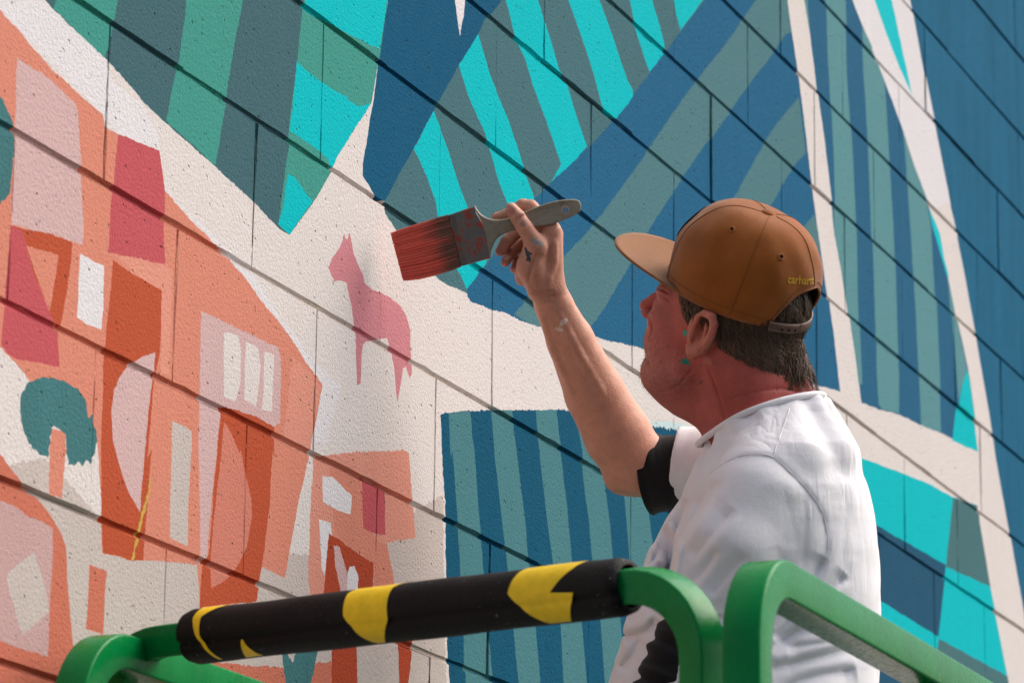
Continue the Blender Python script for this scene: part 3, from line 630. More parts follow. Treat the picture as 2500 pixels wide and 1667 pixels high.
# ------------------------------------------------------------------ the painter (figure space: photo px, depth)
def mat_skin():
    m, nt, b = new_mat('skin'); L = nt.links
    at = nd(nt, 'ShaderNodeAttribute', attribute_name='paint'); p = geo_pos(nt)
    a = noise(nt, p, 55, 4, .6); f = noise(nt, p, 420, 3, .6)
    k = math_n(nt, 'ADD', math_n(nt, 'ADD', math_n(nt, 'MULTIPLY', math_n(nt, 'SUBTRACT', a, .5), .50), math_n(nt, 'MULTIPLY', math_n(nt, 'SUBTRACT', f, .5), .45)), 1.)
    vm = nd(nt, 'ShaderNodeVectorMath', operation='SCALE'); L.new(at.outputs['Color'], vm.inputs[0]); L.new(k, vm.inputs['Scale'])
    L.new(vm.outputs[0], b.inputs['Base Color']); b.inputs['Roughness'].default_value = .5; b.inputs['Specular IOR Level'].default_value = .35
    b.inputs['Subsurface Weight'].default_value = .12; b.inputs['Subsurface Radius'].default_value = (1, .35, .2); b.inputs['Subsurface Scale'].default_value = .006
    bump(nt, b, math_n(nt, 'ADD', math_n(nt, 'MULTIPLY', f, .5), a), .0013, .9)
    return m
def mat_cloth(name, rgb, rough=.85, weave=900, amp=.05, bd=.0005, sheen=.2, wr=0.):
    m, nt, b = new_mat(name); p = geo_pos(nt)
    r = ramp(nt, noise(nt, p, 26, 4, .6), [(.25, 1-amp), (.75, 1+amp)])
    c = nd(nt, 'ShaderNodeRGB'); c.outputs[0].default_value = tuple(rgb)+(1,)
    nt.links.new(mul_color(nt, c.outputs[0], r), b.inputs['Base Color']); b.inputs['Roughness'].default_value = rough
    b.inputs['Specular IOR Level'].default_value = .2; b.inputs['Sheen Weight'].default_value = sheen
    bump(nt, b, math_n(nt, 'ADD', math_n(nt, 'ADD', noise(nt, p, weave, 2, .7), math_n(nt, 'MULTIPLY', noise(nt, p, 120, 3), .8)), math_n(nt, 'MULTIPLY', noise(nt, p, 28, 4, .6), wr)), bd, .8)
    return m
M_SKIN = mat_skin()
M_TEE = mat_cloth('white_cotton', (.84, .83, .86), .95, 1100, .02, .0006, .1, 2.)
nt = M_TEE.node_tree; b = nt.nodes['Principled BSDF']; p = geo_pos(nt); prev = b.inputs['Normal'].links[0].from_socket
mp = nd(nt, 'ShaderNodeMapping'); mp.inputs['Rotation'].default_value = (.25, .35, .2); mp.inputs['Scale'].default_value = (15, 15, 3.6); nt.links.new(p, mp.inputs[0])
n1 = noise(nt, mp.outputs[0], 1.0, 3, .5); ridge = math_n(nt, 'ABSOLUTE', math_n(nt, 'SUBTRACT', n1, .5))
mask = ramp(nt, noise(nt, p, 5.5, 2, .5), [(.42, 0.), (.62, 1.)])
bump(nt, b, math_n(nt, 'MULTIPLY', math_n(nt, 'MINIMUM', ridge, .09), mask), .05, .55, prev)
M_BLACK = mat_cloth('black_cotton', (.012, .011, .012), .8, 900, .2, .0006, .1)
M_CAP = mat_cloth('brown_duck_canvas', (.30, .084, .006), .8, 1300, .16, .0006, .25)
M_CAP2 = mat_cloth('brown_canvas_brim', (.27, .105, .030), .8, 1300, .10, .0005, .25)
M_STITCH = mat_simple('brown_thread', (.23, .085, .02), .8, .3, 200, .2)
M_STRAP = mat_simple('brown_plastic_strap', (.11, .062, .042), .5, .3, 60, .15)
M_DARK = mat_simple('dark_hole', (.01, .008, .007), .9, .1, 60, .1)
M_THREAD = mat_simple('yellow_embroidery', (.60, .36, .02), .6, .3, 900, .25, 900, .0006)
M_PALE = mat_simple('pale_thread', (.42, .40, .50), .6, .3, 900, .2)
M_JEAN = mat_cloth('dark_work_trousers', (.05, .052, .06), .85, 800, .15, .0006)
M_BOOT = mat_simple('brown_boot_leather', (.10, .055, .03), .55, .4, 40, .25, 120, .0008)
HF = np.array([-.81, -.374, .45]); HF /= np.linalg.norm(HF)
HU = np.array([.257, -.918, -.30]); HU -= HF*(HU @ HF); HU /= np.linalg.norm(HU); HR = np.cross(HF, HU)
HC = np.array([1800., 728., 0.]); AX = np.array([HF, HR, HU])
def H(f, r, u): return HC+HF*f+HR*r+HU*u

def build_body(S):
    # skull, face
    S.ell(H(-8, 0, 0), (165, 132, 150), AX, 0)
    S.ell(H(55, 0, -95), (120, 104, 120), AX, 40)
    S.ell(H(150, 0, -48), (58, 82, 34), AX, 25)
    for s in (-1, 1):
        S.ell(H(142, s*64, -112), (46, 36, 40), AX, 28)
        S.cone(H(40, s*86, -190), H(138, s*34, -258), 36, 32, 40)
        S.ell(H(95, s*70, -175), (62, 34, 60), AX, 30)
    S.ell(H(146, 0, -185), (54, 58, 66), AX, 30)
    for s in (-1, 1): S.ell(H(148, s*42, -158), (44, 32, 62), AX, 24)
    S.ell(H(150, 0, -256), (36, 40, 34), AX, 24)
    S.cone(H(146, 0, -262), H(70, 0, -262), 38, 60, 45)
    # eye hollows, lids
    for s in (-1, 1):
        S.ell(H(208, s*46, -80), (19, 25, 13), AX, 14, 'sub'); S.ell(H(172, s*46, -81), (20, 22, 17), AX, 12)
    # nose
    S.chain([H(192, 0, -58), H(216, 0, -92), H(234, 0, -116)], [13, 16, 19], 14, 8)
    for s in (-1, 1): S.ell(H(217, s*18, -127), (19, 13, 13), AX, 9)
    S.cone(H(200, 0, -140), H(226, 0, -130), 14, 10, 10)
    # mouth
    S.ell(H(190, 0, -176), (16, 34, 12), AX, 12); S.ell(H(187, 0, -199), (15, 30, 11), AX, 10)
    S.ell(H(205, 0, -188), (9, 26, 3), AX, 4, 'sub')
    # neck
    S.cone((1806, 880, 4), (1862, 1060, 22), 108, 112, 40)
    S.cone(H(80, 0, -262), (1796, 1040, 12), 66, 60, 45)
    S.cone((1880, 900, 20), (1928, 1010, 28), 78, 80, 40)
    S.cone((1735, 878, -62), (1800, 1040, -40), 20, 16, 22)           # neck tendon
    # trunk, shoulders under the shirt
    S.cone((1890, 1160, 20), (1840, 1700, -110), 175, 175, 60)
    S.cone((1868, 1165, -140), (1880, 1150, 200), 74, 80, 60)
    # left arm
    S.chain([(1845, 1215, -205), (1640, 1640, -270), (1600, 1720, -270)], [88, 62, 60], 40)
    S.chain([(1600, 1715, -270), (1548, 1790, -215), (1478, 1850, -150)], [62, 60, 42], 20, 10)
    for i_, (kx, ky, kd) in enumerate(((1440, 1862, -150), (1432, 1872, -122), (1430, 1884, -96), (1434, 1896, -72))):
        S.cone((1478, 1852, -140), (kx, ky, kd), 34, 22, 14)
        L_ = (1., 1.1, 1.02, .8)[i_]; S.chain([(kx, ky, kd), (kx-52*L_, ky+22*L_, kd+24), (kx-70*L_, ky+62*L_, kd+40), (kx-62*L_, ky+92*L_, kd+44)], [18, 16, 14, 11], 7, 4)
    S.chain([(1466, 1842, -168), (1425, 1850, -196), (1392, 1880, -200), (1372, 1905, -190)], [24, 19, 17, 13], 10, 4)
    # right arm
    S.chain([(1860, 1165, 245), (1700, 1150, 322), (1565, 1138, 335)], [76, 68, 70], 30)
    S.chain([(1552, 1130, 335), (1508, 1062, 325), (1452, 960, 300), (1392, 830, 262), (1352, 745, 236), (1336, 700, 222)], [80, 82, 73, 57, 46, 43], 18, 10)
    S.ell((1512, 1168, 330), (34, 34, 34), None, 26)                  # elbow point
    # hand: palm fan
    WR = (1334, 700, 218)
    for m, r0, r1 in (((1345, 566, 178), 38, 25), ((1350, 572, 205), 36, 25), ((1346, 590, 232), 34, 23), ((1336, 614, 256), 32, 21)):
        S.cone(WR, m, r0, r1, 16)
    S.chain([(1318, 705, 196), (1296, 650, 170), (1306, 596, 152)], [30, 31, 27], 20)      # ball of the thumb
    S.ell((1272, 672, 210), (16, 26, 26), None, 16)
    # thumb
    S.chain([(1312, 604, 150), (1281, 556, 136), (1264, 530, 135), (1249, 510, 140)], [24, 20, 18.5, 15.5], 9, 4)
    # index, behind the handle
    S.chain([(1345, 560, 182), (1296, 506, 190), (1276, 502, 194), (1236, 524, 200), (1210, 530, 200)], [22, 18, 16.5, 13.5, 11], 8, 4)
    # middle, ring, little fingers curled under
    S.chain([(1350, 572, 206), (1292, 556, 226), (1262, 566, 224), (1236, 592, 206), (1221, 614, 188)], [21, 17, 16.5, 15.5, 12.5], 7, 4)
    S.chain([(1346, 590, 232), (1292, 588, 250), (1268, 600, 246), (1246, 618, 226), (1234, 640, 206)], [20, 16, 15.5, 14.5, 12], 7, 4)
    S.chain([(1336, 614, 256), (1296, 618, 268), (1280, 628, 262), (1263, 640, 244), (1255, 657, 226)], [18, 14, 13.5, 12.5, 10.5], 7, 4)
    # ear
    def E(zx, zy, r): 
        # photo-detail point -> head surface at side offset r
        x, y = 1470+zx*.338, 450+zy*.338
        M2 = np.array([[HF[0], HU[0]], [HF[1], HU[1]]]); q = np.array([x-HC[0]-HR[0]*r, y-HC[1]-HR[1]*r]); f, u = np.linalg.solve(M2, q); return H(f, r, u)
    for sgn in (-1, 1):
        def EE(zx, zy, r):
            if sgn < 0: return E(zx, zy, r)
            p_ = E(zx, zy, r); d_ = p_-HC; return p_+HR*(-2*(d_ @ HR))
        S.ell(EE(712, 1070, -124), (38, 13, 56), AX, 12)
        S.chain([EE(655, 1085, -132), EE(668, 1020, -140), EE(695, 960, -146), EE(745, 932, -152), EE(795, 955, -157), EE(808, 1015, -158), EE(790, 1085, -156), EE(755, 1150, -150), EE(705, 1195, -143)], [7, 8, 9, 10, 10.5, 10.5, 10, 9.5, 10], 5, 3)
        S.chain([EE(700, 1190, -142), EE(650, 1212, -138), EE(632, 1170, -134)], [15, 15, 10], 7, 5)
        S.chain([EE(738, 990, -140), EE(757, 1040, -144), EE(742, 1100, -145), EE(705, 1150, -141), EE(672, 1160, -137)], [6, 7.5, 8, 7.5, 6], 5, 3)
        S.ell(EE(700, 1070, -146), (13, 20, 22), AX, 5, 'sub')
        S.ell(EE(722, 990, -150), (8, 12, 18), AX, 4, 'sub')
        S.ell(EE(645, 1100, -138), (9, 9, 13), AX, 5)                   # tragus
def crease(S, pts, r, k=5, depth=.35, mode='sub'):
    P_ = catmull(pts, 6); Q = []
    zz = np.arange(S.lo[2], S.lo[2]+S.h*(S.n[2]-1), S.h)
    for x, y in P_:
        s_ = S.samp((np.stack([np.full_like(zz, x), np.full_like(zz, y), zz], 1)-S.lo)/S.h); k_ = np.nonzero(s_ < 0)[0]
        if len(k_): Q.append((x, y, zz[k_[0]]-r*depth))
    if len(Q) > 2: S.chain(Q, [r*(.4+.6*math.sin(math.pi*(i+.5)/len(Q))) for i in range(len(Q))], k, 0, mode)
BODY = Field((1170, 455, -350), (2075, 2010, 440), 3.5)
build_body(BODY)
for pts, r in (([(1790, 972), (1850, 955), (1915, 948), (1955, 955)], 3.5), ([(1830, 1010), (1890, 982), (1950, 966)], 4), ([(1688, 905), (1650, 945), (1612, 956)], 2.8), ([(1584, 768), (1592, 800), (1585, 828)], 3.2),
               ([(1730, 900), (1752, 960), (1770, 1020)], 3.2), ([(1262, 540), (1272, 531), (1284, 524)], 2.6), ([(1300, 716), (1325, 726), (1352, 722)], 3), ([(1296, 706), (1322, 714), (1350, 712)], 2.4),
               ([(1290, 690), (1300, 650), (1312, 620)], 3.5), ([(1600, 700), (1618, 706), (1632, 716)], 3), ([(1604, 716), (1622, 724), (1636, 738)], 2.6)): crease(BODY, pts, r)
for pts, r in (([(1335, 690), (1350, 640), (1352, 590)], 6), ([(1322, 760), (1352, 850), (1400, 960)], 8), ([(1360, 760), (1410, 860), (1470, 960)], 9), ([(1246, 506), (1252, 512)], 5)): crease(BODY, pts, r, 12, -.55, 'add')
BV, BF = BODY.mesh()
# skin colours: weathered red face and neck, paler forearm, stubble, paint flecks
def srgb(*c): return lin(c)
bc = np.tile(srgb(212, 152, 127), (len(BV), 1)).astype(float)
rel = BV-HC; hf, hr, hu = rel @ HF, rel @ HR, rel @ HU
head = BV[:, 0] > 1540; head &= (BV[:, 1] < 1120) & (BV[:, 2] < 240)
bc[head] = srgb(182, 88, 78)
def blend(mask, col):
    mask = np.clip(mask, 0, 1)[:, None]; bc[:] = bc*(1-mask)+np.asarray(col)*mask
sm = lambda x, a, b: np.clip((x-a)/(b-a), 0, 1)
blend(head*sm(hf, 60, 170)*.5, srgb(196, 118, 106))
blend(head*sm(-hu, 150, 230)*.55*sm(hf, -40, 60), srgb(168, 112, 102))                     # stubble
blend(head*sm(BV[:, 1], 900, 960)*.45, srgb(160, 72, 62))                                    # sunburnt neck
blend(head*np.exp(-(((hf-225)/40)**2+(hr/40)**2+((hu+112)/40)**2))*.5, srgb(172, 70, 68))    # nose
ear = head*(np.abs(hr) > 126)*(hf > -50)*(hf < 45)*(hu > -142)*(hu < -5); blend(ear*.75, srgb(196, 122, 102))
hand = (BV[:, 0] < 1400)*(BV[:, 1] < 720); blend(hand*.35, srgb(168, 116, 98))
blend(hand*sm(-BV[:, 0], -1300, -1225)*sm(BV[:, 1], 560, 590)*.55, srgb(165, 100, 95))
def fleck(x, y, rx, ry, col, ang=0, front=True, amt=1.):
    ca, sa = math.cos(ang), math.sin(ang); dx, dy = BV[:, 0]-x, BV[:, 1]-y
    q = ((dx*ca+dy*sa)/rx)**2+((-dx*sa+dy*ca)/ry)**2; z = BV[:, 2]; near_ = np.abs(dx)+np.abs(dy) < 40
    zf = z[near_].min() if near_.any() else 0
    blend((q < 1)*(z < zf+70)*amt, col)
NX = 1470, 450, .338
fleck(1470+598*.338, 450+1075*.338, 5, 8, srgb(40, 160, 140), .4); fleck(1470+600*.338, 450+1280*.338, 10, 7, srgb(30, 140, 112)); fleck(1680, 887, 5, 4, srgb(30, 140, 112))
fleck(1312, 592, 16, 6, srgb(120, 150, 152), .5, amt=.75); fleck(1288, 622, 4, 20, srgb(40, 62, 74), -.3); fleck(1292, 618, 8, 3.5, srgb(40, 62, 74), .5); fleck(1290, 632, 7, 3.5, srgb(40, 62, 74), -.4)
fleck(1276, 546, 8, 6, srgb(120, 110, 108), amt=.6); fleck(1376, 786, 13, 6, srgb(236, 214, 200), -.7); fleck(1366, 804, 12, 5, srgb(230, 205, 190), .3, amt=.8); fleck(1237, 628, 9, 7, srgb(226, 190, 170), amt=.8)
fleck(1247, 516, 11, 13, srgb(196, 128, 122), amt=.6)
BASE_PT = np.append(W(np.array([1840., 1700., -80.]))[:2], ZD)
person = mesh_obj('person', W(BV), BF, M_SKIN, None, origin=BASE_PT, cols=np.hstack([bc, np.ones((len(bc), 1))]))
tag(person, 'person in a white t-shirt and brown cap reaching up to the wall with a brush', 'person')

# ---- t-shirt
YS_ = np.array([985, 1010, 1040, 1080, 1120, 1180, 1260, 1340, 1420, 1500, 1600, 1667, 1800, 2000, 2250], float)
FX_ = np.array([1830, 1800, 1775, 1752, 1728, 1688, 1628, 1586, 1554, 1531, 1506, 1486, 1472, 1480, 1500], float)
BX_ = np.array([2010, 2040, 2058, 2078, 2096, 2116, 2136, 2146, 2150, 2151, 2150, 2147, 2140, 2130, 2120], float)
HD_ = np.array([60, 105, 160, 220, 260, 290, 300, 296, 290, 286, 284, 282, 280, 278, 276], float)
TEE = Field((1430, 930, -470), (2190, 2290, 470), 4.0)
sl_, (X, Y, Z) = TEE.sub(TEE.lo, TEE.lo+TEE.h*TEE.n)
yv = np.ravel(Y); fx, bx, hd = (np.interp(yv, YS_, a)[None, :, None] for a in (FX_, BX_, HD_))
cdp = np.interp(yv, [960, 1100, 1700, 2260], [52, 34, -110, -250])[None, :, None]
cx_, aa = (fx+bx)/2, (bx-fx)/2
q = ((np.abs(X-cx_)/aa)**2.3+(np.abs(Z-cdp)/hd)**2.3)**(1/2.3)
d = (q-1)*np.minimum(aa, hd); d = np.maximum(d, np.maximum(985-Y, (Y-2150)*.968-(Z+180)*.252))
TEE.S[...] = np.minimum(TEE.S, d)
# left shoulder and sleeve
TEE.cone((1852, 1180, -190), (1868, 1150, 60), 84, 95, 50)
TEE.chain([(1852, 1215, -205), (1790, 1345, -248), (1696, 1515, -268)], [128, 128, 104], 45, 25)
# right shoulder and sleeve
TEE.cone((1868, 1150, 60), (1846, 1150, 250), 95, 92, 50)
TEE.chain([(1846, 1160, 250), (1740, 1140, 315), (1650, 1132, 332)], [100, 96, 93], 40, 20)
# yoke: cloth running from the neckline to shoulders, chest and back
for a_, b_, r0, r1 in (((1806, 1040, -100), (1850, 1170, -190), 38, 84), ((1870, 1012, -108), (1872, 1150, -200), 38, 80), ((1930, 1000, -92), (1940, 1130, -180), 36, 90), ((1985, 990, -58), (2020, 1110, -110), 32, 70),
                       ((2006, 996, 0), (2040, 1110, 20), 28, 55), ((2000, 996, 50), (2030, 1120, 120), 28, 60), ((1930, 1025, 125), (1900, 1150, 220), 30, 80), ((1810, 1068, 120), (1830, 1150, 230), 30, 80),
                       ((1745, 1092, 50), (1740, 1180, 100), 26, 60), ((1740, 1092, -25), (1730, 1200, -60), 26, 60), ((1768, 1062, -75), (1770, 1200, -130), 28, 80)):
    TEE.cone(a_, b_, r0, r1, 34)
# cut sleeve hems flat
HL = np.array([-.50, .86, -.06]); HL /= np.linalg.norm(HL)
# sleeves were unioned with the trunk, so cut only the part outside the trunk: done by re-adding the trunk
trunk = d.astype(np.float32)
cutL = (X-1690)*HL[0]+(Y-1522)*HL[1]+(Z+268)*HL[2]
NR = np.array([-.98, -.12, .16]); cutR = (X-1650)*NR[0]+(Y-1130)*NR[1]+(Z-330)*NR[2]
mL = (Z < -120) & (Y > 1380) & (X < 1860); mR = (Z > 215) & (X < 1730)
TEE.S = np.where(mL, np.minimum(np.maximum(TEE.S, cutL), trunk), TEE.S)
TEE.S = np.where(mR, np.minimum(np.maximum(TEE.S, cutR), trunk), TEE.S).astype(np.float32)
# folds, traced on the near side of the cloth
fold_z = (1480, 900, .489)
def fold(pts, amp, wid, sign=1):
    P_ = np.array([(fold_z[0]+a*fold_z[2], fold_z[1]+b_*fold_z[2]) for a, b_ in pts]); P_ = catmull(P_, 6)
    lo = np.append(P_.min(0)-wid*2.5, TEE.lo[2]); hi = np.append(P_.max(0)+wid*2.5, 30)
    s_, (X, Y, Z) = TEE.sub(lo, hi); x, y = X[:, :, 0], Y[:, :, 0]; dm = np.full(np.broadcast(x, y).shape, 1e9); tt = np.zeros_like(dm); sg = np.ones_like(dm)
    for i in range(len(P_)-1):
        a, b_ = P_[i], P_[i+1]; ab = b_-a; t = np.clip(((x-a[0])*ab[0]+(y-a[1])*ab[1])/max(ab @ ab, 1e-6), 0, 1)
        q_ = (x-a[0]-t*ab[0])**2+(y-a[1]-t*ab[1])**2; m_ = q_ < dm; sg = np.where(m_, np.sign((x-a[0])*ab[1]-(y-a[1])*ab[0]), sg); dm = np.where(m_, q_, dm); tt = np.where(m_, (i+t)/(len(P_)-1), tt)
    ds = np.sqrt(dm); side_ = sg*ds
    prof = amp*np.where(side_ > 0, np.exp(-(ds/(wid*.55))**1.3), np.exp(-(ds/(wid*1.7))**1.5))-amp*.20*np.exp(-((side_-wid*1.25)/(wid*.8))**2)
    prof = prof*np.clip(np.minimum(tt, 1-tt)*5+.05, 0, 1)
    fade = np.clip((30-Z)/60., 0, 1)
    TEE.S[s_] += (sign*prof[:, :, None]*fade).astype(np.float32)
for pts, a_, w_ in (
    ([(500, 530), (600, 468), (690, 440), (800, 440), (870, 480), (1000, 610), (1075, 730), (1100, 880), (1080, 950), (1010, 1070)], 2.6, 12), ([(290, 780), (330, 900), (305, 1060)], 24, 12), ([(410, 650), (340, 850), (300, 1080)], 26, 13), ([(560, 560), (450, 720), (350, 900)], 12, 14),
    ([(640, 700), (520, 840), (430, 960)], 8, 16), ([(560, 900), (480, 1020), (380, 1110)], 8, 14), ([(700, 930), (600, 1040), (520, 1140)], 7, 16),
    ([(850, 880), (880, 960), (960, 1010)], 9, 13), ([(985, 620), (995, 800), (975, 1030)], 12, 11), ([(870, 560), (930, 760), (950, 900)], 8, 17),
    ([(1095, 940), (1030, 1060), (960, 1110)], 14, 14), ([(1200, 1030), (1110, 1110), (1060, 1130)], 12, 14), ([(1140, 720), (1110, 880), (1040, 1040)], 10, 16),
    ([(1200, 600), (1190, 800), (1160, 1000)], 8, 16), ([(1265, 680), (1255, 850), (1240, 960)], 7, 15), ([(1100, 450), (1160, 560), (1180, 680)], 6, 18),
    ([(820, 1400), (950, 1310), (1100, 1270), (1200, 1275)], 17, 17), ([(815, 1500), (1000, 1450), (1180, 1400), (1330, 1310)], 16, 19), ([(830, 1345), (900, 1270), (940, 1180)], 14, 13),
    ([(850, 1600), (1050, 1530), (1250, 1500)], 14, 20), ([(900, 1390), (1060, 1370), (1200, 1340)], 10, 14),
    ([(80, 1335), (200, 1300), (245, 1240)], 12, 14), ([(150, 1180), (230, 1060), (270, 960)], 10, 15), ([(60, 1500), (130, 1420), (170, 1340)], 9, 15), ([(200, 1010), (260, 900), (290, 800)], 8, 15),
    ([(780, 230), (700, 300), (600, 330)], 4, 16), ([(620, 300), (540, 370), (470, 470)], 5, 16), ([(940, 200), (1060, 215), (1140, 205)], 7, 8), ([(1010, 260), (1090, 330), (1130, 400)], 5, 16),
    ([(410, 1180), (500, 1215), (600, 1245)], 4, 5)):
    up_ = np.mean([q_[1] for q_ in pts]) < 960; bk = pts[0][0] > 840
    fold(pts, a_*((.28 if up_ else 1.15) if bk else 1.35), w_*((1.6 if up_ else 1.15) if bk else 1.0))
# fine random drape
gx, gy, gz = TEE.sub(TEE.lo, TEE.lo+TEE.h*TEE.n)[1]
TEE.S += (1.6*np.sin(gx*.021+gy*.034+2*np.sin(gz*.013))*np.sin(gy*.017-gx*.024+gz*.02)).astype(np.float32)
TEE.S += (.7*np.sin(gx*.06+gy*.045+2.2*np.sin(gz*.03+gy*.02))).astype(np.float32)
# neck opening: everything above the neckline plane round the neck
NP = np.array([[1717, 1074, -30], [1806, 1015, -118], [1905, 979, -118], [1985, 964, -60], [2000, 972, 50], [1930, 1000, 135], [1800, 1045, 130], [1728, 1078, 60]], float)
npc = NP.mean(0); _, _, vt = np.linalg.svd(NP-npc); NN = vt[2]; NN = NN if NN[1] < 0 else -NN; NA1 = vt[0]; NA2 = np.cross(NN, NA1)
h_ = (gx-npc[0])*NN[0]+(gy-npc[1])*NN[1]+(gz-npc[2])*NN[2]
qa = ((gx-npc[0])*NA1[0]+(gy-npc[1])*NA1[1]+(gz-npc[2])*NA1[2]); qb = ((gx-npc[0])*NA2[0]+(gy-npc[1])*NA2[1]+(gz-npc[2])*NA2[2])
r1 = np.abs((NP-npc) @ NA1).max(); r2 = np.abs((NP-npc) @ NA2).max()
hole = np.maximum((np.sqrt((qa/(r1+2))**2+(qb/(r2+2))**2)-1)*min(r1, r2), -(h_+1))
TEE.S = np.maximum(TEE.S, -hole).astype(np.float32)
TEE.S = np.where((qa/r1)**2+(qb/r2)**2 < 2.2, np.maximum(TEE.S, h_-5), TEE.S).astype(np.float32)
TV, TF = TEE.mesh()
def relax(V, F, it):
    for k in range(it):
        acc = np.zeros_like(V); cnt = np.zeros(len(V))
        for a_, b_ in ((0, 1), (1, 2), (2, 3), (3, 0)):
            np.add.at(acc, F[:, a_], V[F[:, b_]]); np.add.at(acc, F[:, b_], V[F[:, a_]]); np.add.at(cnt, F[:, a_], 1); np.add.at(cnt, F[:, b_], 1)
        V = V+(.5 if k % 2 == 0 else -.52)*(acc/cnt[:, None]-V)
    return V
TV = relax(TV, TF, 6)
tee = mesh_obj('t_shirt', W(TV), TF, M_TEE, person)
collar_loop = catmull(NP+(NP-npc)/np.linalg.norm(NP-npc, axis=1, keepdims=True)*6, 8, True)
V, F = tube(collar_loop, 1, closed=True, prof=[(10*math.cos(a), 8*math.sin(a)) for a in np.linspace(0, 2*math.pi, 12, endpoint=False)])
# thin ring standing on the neckline
mesh_obj('collar', W(V), F, M_TEE, tee)
# shoulder seam and hem stitching ridges
def on_tee(x, y):
    zz = np.arange(TEE.lo[2], TEE.lo[2]+TEE.h*(TEE.n[2]-1), TEE.h*.5); P_ = np.stack([np.full_like(zz, x), np.full_like(zz, y), zz], 1)
    s_ = TEE.samp((P_-TEE.lo)/TEE.h); k_ = np.nonzero(s_ < 0)[0]; return zz[k_[0]] if len(k_) else None
def seam(pts, r, parent, name='seam'):
    P_ = catmull([(fold_z[0]+a*fold_z[2], fold_z[1]+b_*fold_z[2]) for a, b_ in pts], 8)
    Q = [(x, y, on_tee(x, y)) for x, y in P_]; Q = np.array([(x, y, z-r*.2) for x, y, z in Q if z is not None])
    if len(Q) > 2:
        V, F = tube(Q, r, 6); mesh_obj(name, W(V), F, M_TEE, parent)
seam([(915, 200), (880, 300), (835, 425)], 1.6, tee)
seam([(520, 520), (600, 465), (680, 432), (800, 430), (870, 470), (1000, 600), (1080, 720), (1108, 880), (1085, 950), (1020, 1070)], 1.7, tee)
seam([(262, 1205), (330, 1222), (420, 1248), (520, 1274)], 1.2, tee)

# ---- black sleeves of the shirt underneath
def sleeve(path, rad, wr_n, wr_a, seed, name='black_sleeve'):
    rs = np.random.default_rng(seed); P_ = catmull(path, 24); r = np.interp(np.linspace(0, 1, len(P_)), np.linspace(0, 1, len(rad)), rad)
    s = np.linspace(0, 1, len(P_)); n = 44; V, F = [], []
    T = np.gradient(P_, axis=0); T /= np.linalg.norm(T, axis=1, keepdims=True); u = np.array([0, 0, 1.]); 
    for i in range(len(P_)):
        uu = u-T[i]*(u @ T[i]); uu /= np.linalg.norm(uu); vv = np.cross(T[i], uu)
        for k in range(n):
            a = 2*math.pi*k/n
            w_ = sum(math.sin(2*math.pi*(s[i]*f_+.18*math.sin(a*m_+ph)))*am for f_, m_, ph, am in SLW[seed])
            V.append(P_[i]+(r[i]+wr_a*w_)*(math.cos(a)*uu+math.sin(a)*vv))
    for i in range(len(P_)-1):
        for k in range(n): F.append([i*n+k, i*n+(k+1) % n, (i+1)*n+(k+1) % n, (i+1)*n+k])
    V = np.array(V)
    # turned-in cuff
    m0 = len(V); i = len(P_)-1; V = np.vstack([V, P_[i]+(V[i*n:(i+1)*n]-P_[i])*.80-T[i]*6])
    for k in range(n): F.append([i*n+k, i*n+(k+1) % n, m0+(k+1) % n, m0+k])
    return mesh_obj(name, W(V), F, M_BLACK, person)
SLW = {1: [(3.2, 1, .4, .7), (5.5, 2, 1.2, .4)], 2: [(7.3, 1, .9, 1.), (11.5, 2, .3, .5)]}
sleeve([(1745, 1146, 298), (1672, 1142, 324), (1624, 1152, 338), (1584, 1157, 350)], [68, 77, 95, 99], 3, 2.2, 1)
sleeve([(1735, 1440, -258), (1688, 1540, -266), (1650, 1620, -272), (1622, 1700, -275), (1600, 1780, -270)], [82, 80, 78, 80, 76], 9, 4.5, 2)

# ---- cap
RA, RBk = 184., 156.                                          # rim half length, half width (px)
def cap_pt(th, t, off=0.):
    """crown surface: th from the front (negative = the left side), t = 0 rim .. 1 crown button"""
    ph = t*math.pi/2; ct, st = math.cos(th), math.sin(th)
    fr = max(0, ct)
    rho = math.cos(ph)**(.62-.10*fr) if ph < math.pi/2-1e-6 else 0.
    z = math.sin(ph)**(.96-.10*fr)
    hgt = 238+14*fr*math.sin(2*ph)
    bul = 1+(.075+.035*fr)*math.sin(math.pi*min(1, z*1.05))**1.2+.015*fr
    pl = 1-.010*abs(math.sin(th*3))*math.sin(2*ph)
    dent = 0.
    f = (RA*bul*pl+off)*rho*ct-26*z; r = (RBk*bul*pl+off)*rho*st; u = hgt*z-4+off*z
    # soft wrinkles in the canvas
    wv = 3.4*math.sin(5*th+7*t)*math.sin(3.1*math.pi*t)+2.2*math.sin(11*th-9*t)*math.sin(math.pi*t)-6*math.exp(-((th+.95)/.5)**2-((t-.74)/.09)**2)
    k = 1+wv/190*rho
    return H(f*k, r*k, u)
OPN, OPH = .60, .30
def t_low(th):
    d_ = abs((th-math.pi+math.pi) % (2*math.pi)-math.pi)/OPN
    return 0. if d_ >= 1 else OPH*math.sqrt(max(0, 1-d_**2.2))
NT, NS = 168, 34
def crown_shell():
    V, F = [], []
    for sh in (0., -5.):
        for i in range(NT):
            th = 2*math.pi*i/NT; t0 = t_low(th)
            for k in range(NS): V.append(cap_pt(th, t0+(1-t0)*(k/(NS-1))*.9985, sh))
    n1 = NT*NS
    for i in range(NT):
        j = (i+1) % NT
        for k in range(NS-1):
            a, b_, c, d_ = i*NS+k, j*NS+k, j*NS+k+1, i*NS+k+1; F.append([a, b_, c, d_]); F.append([n1+d_, n1+c, n1+b_, n1+a])
        F.append([j*NS, i*NS, n1+i*NS, n1+j*NS])
    return np.array(V), F
V, F = crown_shell(); cap = mesh_obj('cap', W(V), F, M_CAP, person)
